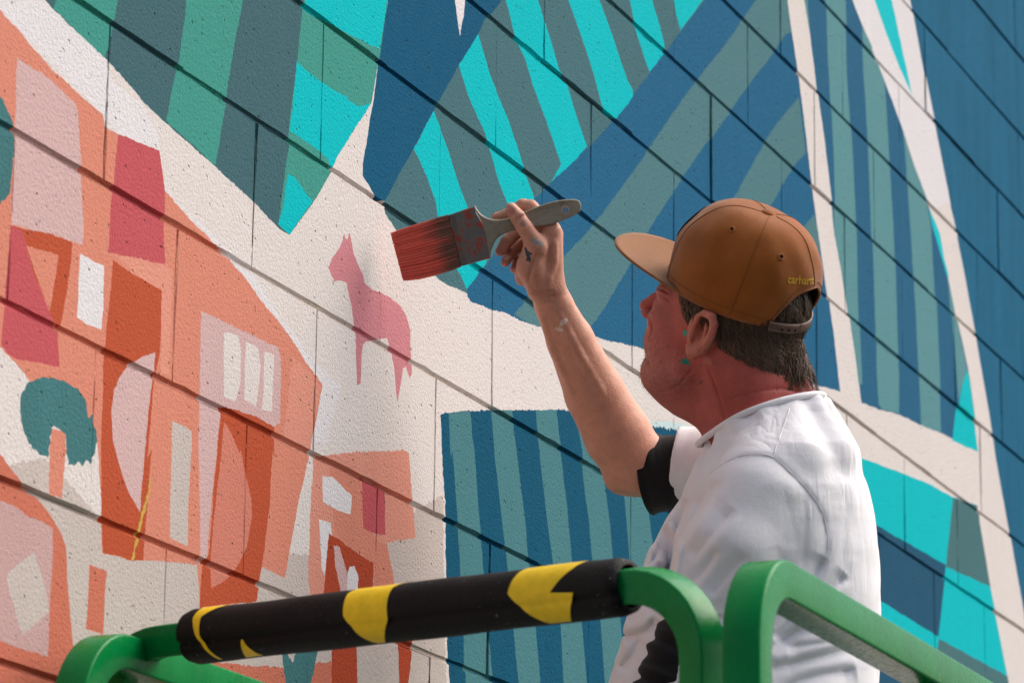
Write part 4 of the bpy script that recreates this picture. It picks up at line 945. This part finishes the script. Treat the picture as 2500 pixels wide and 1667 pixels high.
def flip_ok(o):
    bm = bmesh.new(); bm.from_mesh(o.data); bmesh.ops.recalc_face_normals(bm, faces=bm.faces[:]); bm.to_mesh(o.data); bm.free()
flip_ok(cap)
# brim
V, F = [], []; NB, NK = 40, 12; BW = 1.18
for layer in (0, 1):
    for i in range(NB+1):
        a = -BW+2*BW*i/NB; inn = np.array([RA*.985*math.cos(a), RBk*.985*math.sin(a)])
        ext = 166*max(0., 1-abs(a/BW)**3.2)**.75+4
        out = inn+ext*np.array([1.0, .10*math.sin(a)*1.2])
        for k in range(NK+1):
            q = inn+(out-inn)*k/NK; u = 3-.0016*(q[1]/6)**2*1.0+ (q[0]-RA*math.cos(a))*.15
            V.append(H(q[0], q[1], u-6.5*layer))
n1 = (NB+1)*(NK+1)
for i in range(NB):
    for k in range(NK):
        a, b_, c, d_ = i*(NK+1)+k, (i+1)*(NK+1)+k, (i+1)*(NK+1)+k+1, i*(NK+1)+k+1; F.append([a, b_, c, d_]); F.append([n1+d_, n1+c, n1+b_, n1+a])
    e0, e1 = i*(NK+1)+NK, (i+1)*(NK+1)+NK; F.append([e0, e1, n1+e1, n1+e0])
brim = mesh_obj('brim', W(np.array(V)), F, M_CAP2, cap); flip_ok(brim)
def on_cap_curve(ths, ts, off): return np.array([cap_pt(a, t, off) for a, t in zip(ths, ts)])
for th in (-.62, .62, -1.95, 1.95, math.pi):
    t0 = t_low(th); ts = np.linspace(t0+.01, .985, 40); V, F = tube(on_cap_curve([th]*40, ts, .6), 1.0, 6); mesh_obj('seam', W(V), F, M_STITCH, cap)
ths = np.linspace(-math.pi+OPN, math.pi-OPN, 150); V, F = tube(on_cap_curve(ths, [.055]*150, .3), 1.0, 5); mesh_obj('seam', W(V), F, M_STITCH, cap)
ths = np.linspace(math.pi-OPN*1.12, math.pi+OPN*1.12, 60); V, F = tube(on_cap_curve(ths, [t_low(a)+.035 for a in ths], .2), 1.1, 5); mesh_obj('seam', W(V), F, M_STITCH, cap)
ths = np.linspace(math.pi-OPN, math.pi+OPN, 60); V, F = tube(on_cap_curve(ths, [t_low(a) for a in ths], -2), 3.4, 8); mesh_obj('opening_binding', W(V), F, M_CAP, cap)
top = cap_pt(0, .9985, 0); V, F = [], []
for k in range(9):
    ph = k/8*math.pi/2
    for i in range(20): a = 2*math.pi*i/20; V.append(top+(HF*math.cos(a)+HR*math.sin(a))*17*math.cos(ph)+HU*(9*math.sin(ph)-1))
for k in range(8):
    for i in range(20): F.append([k*20+i, k*20+(i+1) % 20, (k+1)*20+(i+1) % 20, (k+1)*20+i])
mesh_obj('crown_button', W(np.array(V)), F, M_CAP, cap)
GR = [(th, t) for th in np.linspace(-math.pi, 0, 181) for t in np.linspace(0, 1, 91)]; GP = np.array([cap_pt(a, t) for a, t in GR])
def cap_param(x, y):
    q = (GP[:, 0]-x)**2+(GP[:, 1]-y)**2; k = np.argsort(q)[:12]; k = k[np.argmin(GP[k, 2])]; return GR[k]
def cap_normal(th, t):
    a = cap_pt(th+.02, t)-cap_pt(th-.02, t); b_ = cap_pt(th, t+.02)-cap_pt(th, t-.02); n = np.cross(a, b_); n /= np.linalg.norm(n); return n if n @ (cap_pt(th, t)-H(0, 0, 60)) > 0 else -n
for x, y in ((1786, 556), (1909, 624)):
    th, t = cap_param(x, y); c = cap_pt(th, t, .5); n = cap_normal(th, t); a1 = np.cross(n, [0, 0, 1.]); a1 /= np.linalg.norm(a1); a2 = np.cross(n, a1)
    ring = np.array([c+(a1*math.cos(a)+a2*math.sin(a))*6.6 for a in np.linspace(0, 2*math.pi, 20, endpoint=False)])
    V, F = tube(ring, 2.4, 7, closed=True); ey = mesh_obj('eyelet', W(V), F, M_CAP, cap)
    V = np.array([c+n*.8]+[c+n*.8+(a1*math.cos(a)+a2*math.sin(a))*3.4 for a in np.linspace(0, 2*math.pi, 12, endpoint=False)]); F = [[0, 1+i, 1+(i+1) % 12] for i in range(12)]
    mesh_obj('eyelet_hole', W(V), F, M_DARK, ey)
# strap with snaps
V, F = [], []; nS = 40
for layer, rr in ((0, 3.), (1, -3.)):
    for i in range(nS+1):
        th = math.pi-OPN*1.06+2*OPN*1.06*i/nS
        for k in range(4):
            z = -8+24*k/3; V.append(H((RA+9+rr)*math.cos(th), (RBk+9+rr)*math.sin(th), z-6*math.cos((th-math.pi)*2)+2))
n1 = (nS+1)*4
for i in range(nS):
    for k in range(3):
        a, b_, c, d_ = i*4+k, (i+1)*4+k, (i+1)*4+k+1, i*4+k+1; F.append([a, b_, c, d_]); F.append([n1+d_, n1+c, n1+b_, n1+a])
    F.append([i*4, n1+i*4, n1+(i+1)*4, (i+1)*4]); F.append([i*4+3, (i+1)*4+3, n1+(i+1)*4+3, n1+i*4+3])
strap = mesh_obj('strap', W(np.array(V)), F, M_STRAP, cap); flip_ok(strap)
for i, th in enumerate(np.linspace(math.pi+.42, math.pi-.34, 7)):
    c = H((RA+12.2)*math.cos(th), (RBk+12.2)*math.sin(th), -2); n = HF*math.cos(th)+HR*math.sin(th); a1 = np.cross(n, HU); 
    V = np.array([c+n*2]+[c+n*1.2+(a1*math.cos(a)+HU*math.sin(a))*(3.6 if i < 3 else 2.2) for a in np.linspace(0, 2*math.pi, 12, endpoint=False)]); F = [[0, 1+k, 1+(k+1) % 12] for k in range(12)]
    mesh_obj('snap_hole', W(V), F, M_DARK if i < 3 else M_STRAP, strap)
# embroidered lettering over the opening
tc = bpy.data.curves.new('lettering', 'FONT'); tc.body = 'carhartt'; tc.size = 1; tc.align_x = 'LEFT'; tc.resolution_u = 3; tc.offset = .012
to = bpy.data.objects.new('tmp_text', tc); COL.objects.link(to); dg = bpy.context.evaluated_depsgraph_get(); me = bpy.data.meshes.new_from_object(to.evaluated_get(dg))
bm = bmesh.new(); bm.from_mesh(me); bmesh.ops.triangulate(bm, faces=bm.faces[:]); bmesh.ops.subdivide_edges(bm, edges=[e for e in bm.edges if e.calc_length() > .12], cuts=2); bmesh.ops.triangulate(bm, faces=bm.faces[:])
bm.verts.index_update(); tv = np.array([v.co[:] for v in bm.verts]); tf = [[v.index for v in f.verts] for f in bm.faces]; bm.free()
bpy.data.objects.remove(to); bpy.data.curves.remove(tc)
tv[:, 0] -= tv[:, 0].min(); wid = tv[:, 0].max()
th0, t_0 = cap_param(1926, 690); th1 = cap_param(1997, 688)[0]; th0 %= 2*math.pi; th1 %= 2*math.pi
span = th0-th1
sc_ = abs(span)/wid; hpx = 29.; V = []
for x, y, _ in tv:
    V.append(cap_pt(th0-span*x/wid, t_0+(y*hpx)/ (238*1.35), 1.6))
V = np.array(V); mesh_obj('lettering', W(V), tf, M_THREAD, cap, smooth=False)
# front patch
for rr, mt in ((1., M_STITCH), (.82, M_PALE), (.66, M_STITCH), (.40, M_PALE), (.22, M_STITCH)):
    V = []
    for i in range(28): a = 2*math.pi*i/28; V.append(cap_pt(.29*rr*math.cos(a), .33+.155*rr*math.sin(a), 2.4+(1-rr)*1.5))
    V = np.array([cap_pt(0, .33, 2.6+(1-rr)*1.5)]+V); mesh_obj('front_patch', W(V), [[0, 1+k, 1+(k+1) % 28] for k in range(28)], mt, cap)

# ---- hair
M_HAIR, nt, b = new_mat('brown_hair'); at = nd(nt, 'ShaderNodeAttribute', attribute_name='paint'); nt.links.new(at.outputs['Color'], b.inputs['Base Color'])
b.inputs['Roughness'].default_value = .45; b.inputs['Specular IOR Level'].default_value = .4
HS = Field(H(-30, 0, -60)-260, H(-30, 0, -60)+260, 5)
HS.ell(H(-10, 0, 2), (171, 138, 153), AX, 0)
HS.ell(H(-62, 0, -90), (112, 104, 112), AX, 30)
HS.cone((1872, 880, 20), (1898, 935, 26), 92, 86, 24)
NPTS = 7500; pts = []
tries = 0
rs = np.random.default_rng(3)
# hairline limits in head frame (f, u): hair where behind/above this line on the sides
def hair_ok(f, r, u):
    low = np.interp(f, [-190, -130, -95, -60, -20, 20, 45, 75, 95], [-128, -152, -142, -110, -98, -88, -70, -52, -10])
    near_ear = (f > -44) & (f < 42) & (u < -28)
    return (u > low) & ~near_ear & (f < 98)
while len(pts) < NPTS and tries < 400:
    tries += 1
    v = rs.normal(size=(600, 3)); v /= np.linalg.norm(v, axis=1, keepdims=True)
    for d_ in v:
        if d_[1] > .85 and False: continue
        o_ = H(-30, 0, -70); lo_, hi_ = 40., 260.; q_ = d_[0]*HF+d_[1]*HR+d_[2]*HU
        pp = o_+np.linspace(40, 250, 60)[:, None]*q_; s_ = HS.samp((pp-HS.lo)/HS.h); k = np.nonzero(s_ > 0)[0]
        if not len(k): continue
        p_ = pp[k[0]]; e_ = p_-HC; f, r, u = e_ @ HF, e_ @ HR, e_ @ HU
        if u < (90 if f < -70 else 26) and hair_ok(f, r, u): pts.append((p_, f, r, u))
    if tries > 110 and len(pts) > 2000: break
print('hair roots', len(pts))
nrm = HS.normals(np.array([p_[0] for p_ in pts]))
V, F, CC = [], [], []
for (p_, f, r, u), n in zip(pts, nrm):
    dirn = -HU*1.0-HF*.55+rs.normal(size=3)*.22
    if f > 40: dirn = -HU*.9-HF*.5+rs.normal(size=3)*.2
    clump = math.sin(p_[0]*.16+p_[1]*.05)+math.sin(p_[2]*.13-p_[1]*.07); dirn = dirn+HR*.22*clump
    dirn -= n*(dirn @ n); dirn /= np.linalg.norm(dirn)
    Ln = rs.uniform(26, 70)*(0.40 if f > 40 else 1.)*(.65 if u < -170 else 1.); lift_ = rs.uniform(1, 6)+2.2*clump*.8; w_ = rs.uniform(.9, 2.2)
    sd = np.cross(dirn, n); k0 = len(V); cur = rs.normal()*.4
    for j in range(5):
        s = j/4; c = p_+n*(lift_*math.sin(s*2.2)+1.5)+dirn*Ln*s+sd*cur*Ln*s*s*.6-n*6*s*s
        ww = w_*(1-s*.85); V += [c-sd*ww, c+sd*ww+n*.4, c+n*ww*.9]
    for j in range(4):
        a = k0+3*j
        for q_ in range(3): F.append([a+q_, a+(q_+1) % 3, a+3+(q_+1) % 3, a+3+q_])
    grey = rs.random(); col = np.array([.098, .058, .036])*rs.uniform(.4, 1.9)
    if f > 30 and grey < .6: col = np.array([.20, .13, .09])*rs.uniform(.6, 1.2)
    elif grey < .10: col = np.array([.16, .11, .075])*rs.uniform(.7, 1.3)
    CC += [np.append(col, 1)]*15
hair = mesh_obj('hair', W(np.array(V)), F, M_HAIR, person, cols=np.array(CC))
# scalp layer under the strands
HV, HFc = HS.mesh(); rel = HV-HC; keep = hair_ok(rel @ HF, rel @ HR, rel @ HU) & ((rel @ HU) < 110)
HFc = HFc[keep[HFc].all(1)]; idx = np.unique(HFc); mp = -np.ones(len(HV), int); mp[idx] = np.arange(len(idx))
mesh_obj('hair_base', W(HV[idx]), mp[HFc], M_HAIR, hair, cols=np.tile([.018, .011, .008, 1], (len(idx), 1)))

# ---- stubble on jaw, chin and upper lip
bn = BODY.normals(BV); reg = np.nonzero(head & (hu < -138) & (hf > -25) & (bn @ HF > -.6) & (BV[:, 1] < 975) & (hr < 60))[0]
pick = rs.choice(reg, 1300); V, F, CC = [], [], []
for i in pick:
    p_ = BV[i]+rs.normal(size=3)*1.6; n = bn[i]; dirn = -HU*.8+n*.55+rs.normal(size=3)*.3; dirn /= np.linalg.norm(dirn); sd = np.cross(dirn, n); sd /= max(np.linalg.norm(sd), 1e-3)
    k0 = len(V); Ln = rs.uniform(4, 8); ww = .38
    V += [p_-sd*ww-n, p_+sd*ww-n, p_+n*ww, p_+dirn*Ln]; F += [[k0, k0+1, k0+3], [k0+1, k0+2, k0+3], [k0+2, k0, k0+3]]
    col = (np.array([.44, .36, .31]) if rs.random() < .75 else np.array([.12, .07, .05]))*rs.uniform(.7, 1.3); CC += [np.append(col, 1)]*4
mesh_obj('stubble', W(np.array(V)), F, M_HAIR, person, cols=np.array(CC))

# ---- trousers and boots (below the picture)
px_, py_ = BASE_PT[0], BASE_PT[1]; LG = Field((px_-.45, py_-.45, ZD-.02), (px_+.45, py_+.45, 2.16), .014)
hipz = 2.08
LG.ell((px_, py_, hipz), (.20, .15, .14), None, 0)
for s in (-1, 1):
    LG.chain([(px_+s*.10, py_+.0, hipz-.06), (px_+s*.12, py_+.04, ZD+.52), (px_+s*.14, py_-.01, ZD+.09)], [.115, .085, .075], .03)
V, F = LG.mesh(); mesh_obj('trousers', V, F, M_JEAN, person)
for s in (-1, 1):
    BT = Field((px_+s*.14-.1, py_-.16, ZD-.01), (px_+s*.14+.1, py_+.25, ZD+.22), .007)
    BT.cone((px_+s*.14, py_-.03, ZD+.16), (px_+s*.14, py_-.03, ZD+.05), .06, .055, .02); BT.cone((px_+s*.14, py_-.05, ZD+.05), (px_+s*.145, py_+.17, ZD+.042), .05, .045, .03)
    BT.S = np.maximum(BT.S, (ZD+.003-(BT.lo[2]+BT.h*np.arange(BT.n[2])))[None, None, :]).astype(np.float32)
    V, F = BT.mesh(); mesh_obj('boot', V, F, M_BOOT, person)

# ------------------------------------------------------------------ the paint brush
BZ = 162.
def Bz(x, y): return 930+x*.22318, 450+y*.22318
def outline(pts): return np.array([Bz(*p) for p in pts])
def slab(pts, d0, half, bev=2.0):
    """flat body with softened edges; half may vary per point"""
    P_ = np.asarray(pts, float); n = len(P_); half = np.broadcast_to(np.asarray(half, float), (n,)); c = P_.mean(0)
    e = np.roll(P_, -1, 0)-np.roll(P_, 1, 0); nrm = np.stack([e[:, 1], -e[:, 0]], 1); nrm /= np.maximum(np.linalg.norm(nrm, axis=1, keepdims=True), 1e-6)
    area = .5*np.sum(P_[:, 0]*np.roll(P_[:, 1], -1)-np.roll(P_[:, 0], -1)*P_[:, 1]); nrm *= 1 if area > 0 else -1
    rings = [(-bev, -1.0), (-bev*.3, -.86), (0, -.6), (0, .6), (-bev*.3, .86), (-bev, 1.0)]; V = []
    for o_, s in rings:
        q = P_+nrm*o_
        for i in range(n): V.append((q[i, 0], q[i, 1], d0(q[i]) + s*half[i]))
    F = []
    for k in range(len(rings)-1):
        for i in range(n): F.append([k*n+i, k*n+(i+1) % n, (k+1)*n+(i+1) % n, (k+1)*n+i])
    F.append(list(range(n))[::-1]); F.append([(len(rings)-1)*n+i for i in range(n)])
    return np.array(V), F
def tilt(q): return BZ-(q[1]-590)*.10-(q[0]-1200)*.03
brush = empty('paint_brush', W(np.array([1240., 550., BZ]))); tag(brush, 'wide flat paint brush with red loaded bristles held in the raised hand', 'paint brush')
M_HANDLE, nt, b = new_mat('worn_handle'); p = geo_pos(nt)
a_ = noise(nt, p, 60, 5, .7); r_ = nd(nt, 'ShaderNodeValToRGB'); nt.links.new(a_, r_.inputs[0]); e = r_.color_ramp.elements
e[0].position = .40; e[0].color = (.20, .17, .12, 1); e[1].position = .52; e[1].color = (.27, .235, .17, 1)
q_ = e.new(.63); q_.color = (.22, .21, .17, 1); q_ = e.new(.69); q_.color = (.33, .13, .10, 1)
nt.links.new(r_.outputs[0], b.inputs['Base Color']); b.inputs['Roughness'].default_value = .5; bump(nt, b, a_, .0008, .7)
M_FERR, nt, b = new_mat('painted_ferrule'); p = geo_pos(nt)
a_ = noise(nt, p, 75, 5, .68); r_ = nd(nt, 'ShaderNodeValToRGB'); nt.links.new(a_, r_.inputs[0]); e = r_.color_ramp.elements
e[0].position = .40; e[0].color = (.15, .138, .128, 1); e[1].position = .54; e[1].color = (.19, .15, .13, 1)
q_ = e.new(.585); q_.color = (.34, .055, .035, 1); q_ = e.new(.70); q_.color = (.42, .09, .06, 1); q_ = e.new(.76); q_.color = (.5, .46, .42, 1)
nt.links.new(r_.outputs[0], b.inputs['Base Color']); b.inputs['Roughness'].default_value = .38; b.inputs['Metallic'].default_value = .5; bump(nt, b, a_, .0016, .8)
hnd = outline([(1195, 812), (1200, 760), (1215, 700), (1260, 605), (1330, 552), (1430, 512), (1560, 490), (1680, 466), (1780, 456), (1900, 430), (2050, 372), (2150, 322), (2182, 290), (2190, 245), (2178, 195), (2145, 170), (2050, 164), (1900, 184), (1750, 228), (1560, 302), (1450, 350), (1340, 380), (1260, 386), (1180, 371), (1100, 330), (1050, 268), (1030, 236), (1000, 300), (1120, 760)])
xs_ = hnd[:, 0]; hl = np.interp(xs_, [1150, 1200, 1240, 1300, 1370, 1420], [15, 15, 11, 12, 12, 7])
V, F = slab(catmull(hnd, 3, True), tilt, np.interp(catmull(hnd, 3, True)[:, 0], [1150, 1200, 1240, 1300, 1370, 1420], [15, 15, 11, 12, 12, 7]), 3.0)
hobj = mesh_obj('handle', W(V), F, M_HANDLE, brush, smooth=False)
hc = Bz(2018, 284)
M_HOLE = mat_simple('hole_rim', (.42, .30, .22), .6, .3, 80, .2)
for rr, mt, dz in ((12.0, M_HOLE, 12.6), (7.5, mat_simple('blue_paint_drop', lin((104, 140, 178)).tolist(), .5, .3, 60, .1), 13.2)):
    V = np.array([(hc[0]+rr*math.cos(a), hc[1]+rr*math.sin(a), tilt(np.array(hc))-dz) for a in np.linspace(0, 2*math.pi, 24, endpoint=False)]); V = np.vstack([V, V+[0, 0, 2]]); F = [list(range(24))]+[[i, (i+1) % 24, 24+(i+1) % 24, 24+i] for i in range(24)]
    mesh_obj('hanging_hole', W(V), F, mt, hobj, smooth=False)
fer = outline([(735, 338), (1025, 236), (1050, 300), (1120, 420), (1160, 560), (1180, 700), (1195, 810), (872, 900)])
V, F = slab(fer, tilt, 17, 4); ferr = mesh_obj('ferrule', W(V), F, M_FERR, brush, smooth=False)
for s0, s1 in ((.08, .12), (.17, .21)):
    A0, A1, B0, B1 = fer[0], fer[7], fer[1], fer[6]
    q = np.array([A0+(B0-A0)*s0, A0+(B0-A0)*s1, A1+(B1-A1)*s1, A1+(B1-A1)*s0]); V, F = slab(q, tilt, 18.6, 1.5); mesh_obj('ferrule_rib', W(V), F, M_FERR, ferr, smooth=False)
# bristles: several hundred thin filaments, red with paint at the tip
M_BRI, nt, b = new_mat('painted_bristle'); at = nd(nt, 'ShaderNodeAttribute', attribute_name='paint'); nt.links.new(at.outputs['Color'], b.inputs['Base Color']); b.inputs['Roughness'].default_value = .42
A0, A1 = outline([(738, 338)])[0], outline([(872, 898)])[0]; top_e = outline([(738, 338), (600, 372), (420, 437), (260, 484), (108, 545)]); bot_e = outline([(872, 898), (740, 948), (600, 988), (440, 1028), (242, 1050)])
V, F, CC = [], [], []; rs = np.random.default_rng(11); red = lin((236, 106, 90)); dark = np.array([.20, .095, .07])
for layer in np.linspace(-1, 1, 7):
    for i in range(74):
        v = (i+rs.uniform(-.4, .4))/73; v = min(1, max(0, v)); k0 = len(V); w_ = rs.uniform(1.0, 2.3); wob = rs.normal()*.7; mixs = rs.uniform(-.10, .10)+.05*math.sin(v*17); sh = rs.uniform(.86, 1.12); lsh = rs.uniform(-1.2, 1.2); short = rs.uniform(.965, 1.012)
        for j in range(6):
            s = j/5; ss = s*short; tp = np.array([np.interp(ss, np.linspace(0, 1, 5), top_e[:, 0]), np.interp(ss, np.linspace(0, 1, 5), top_e[:, 1])]); bt = np.array([np.interp(ss, np.linspace(0, 1, 5), bot_e[:, 0]), np.interp(ss, np.linspace(0, 1, 5), bot_e[:, 1])])
            c = tp+(bt-tp)*v; th_ = 15*(1-.62*s); dz = layer*th_+lsh; ww = w_*(1-.35*s)
            cx3 = np.array([c[0]+wob*s, c[1]+wob*s, tilt(c)+dz]); V += [cx3+[0, -ww, 0], cx3+[0, ww, 0], cx3+[0, 0, -ww*1.1]]
            m_ = np.clip((s-.16+mixs)/.36, 0, 1); m_ = m_*m_*(3-2*m_); CC += [np.append((dark*(1-m_)+red*m_)*sh, 1)]*3
        for j in range(5):
            a = k0+3*j
            for q in range(3): F.append([a+q, a+(q+1) % 3, a+3+(q+1) % 3, a+3+q])
        F.append([k0+15, k0+16, k0+17])
# clogged core between the outer filaments
k0 = len(V); nj, ni = 12, 10
for fs in (-1, 1):
    for j in range(nj+1):
        s = j/nj*.985; tp = np.array([np.interp(s, np.linspace(0, 1, 5), top_e[:, q_]) for q_ in (0, 1)]); bt = np.array([np.interp(s, np.linspace(0, 1, 5), bot_e[:, q_]) for q_ in (0, 1)])
        for i in range(ni+1):
            v = .01+.98*i/ni; c = tp+(bt-tp)*v; V.append(np.array([c[0], c[1], tilt(c)+fs*13.5*(1-.62*s)])); m_ = np.clip((s-.16)/.36, 0, 1); CC.append(np.append((dark*(1-m_)+red*m_)*.92, 1))
h1 = (nj+1)*(ni+1)
for j in range(nj):
    for i in range(ni):
        a = k0+j*(ni+1)+i; F.append([a, a+1, a+ni+2, a+ni+1]); F.append([h1+a+ni+1, h1+a+ni+2, h1+a+1, h1+a])
br = mesh_obj('bristles', W(np.array(V)), F, M_BRI, brush, smooth=False, cols=np.array(CC)); tag(br, kind='stuff')
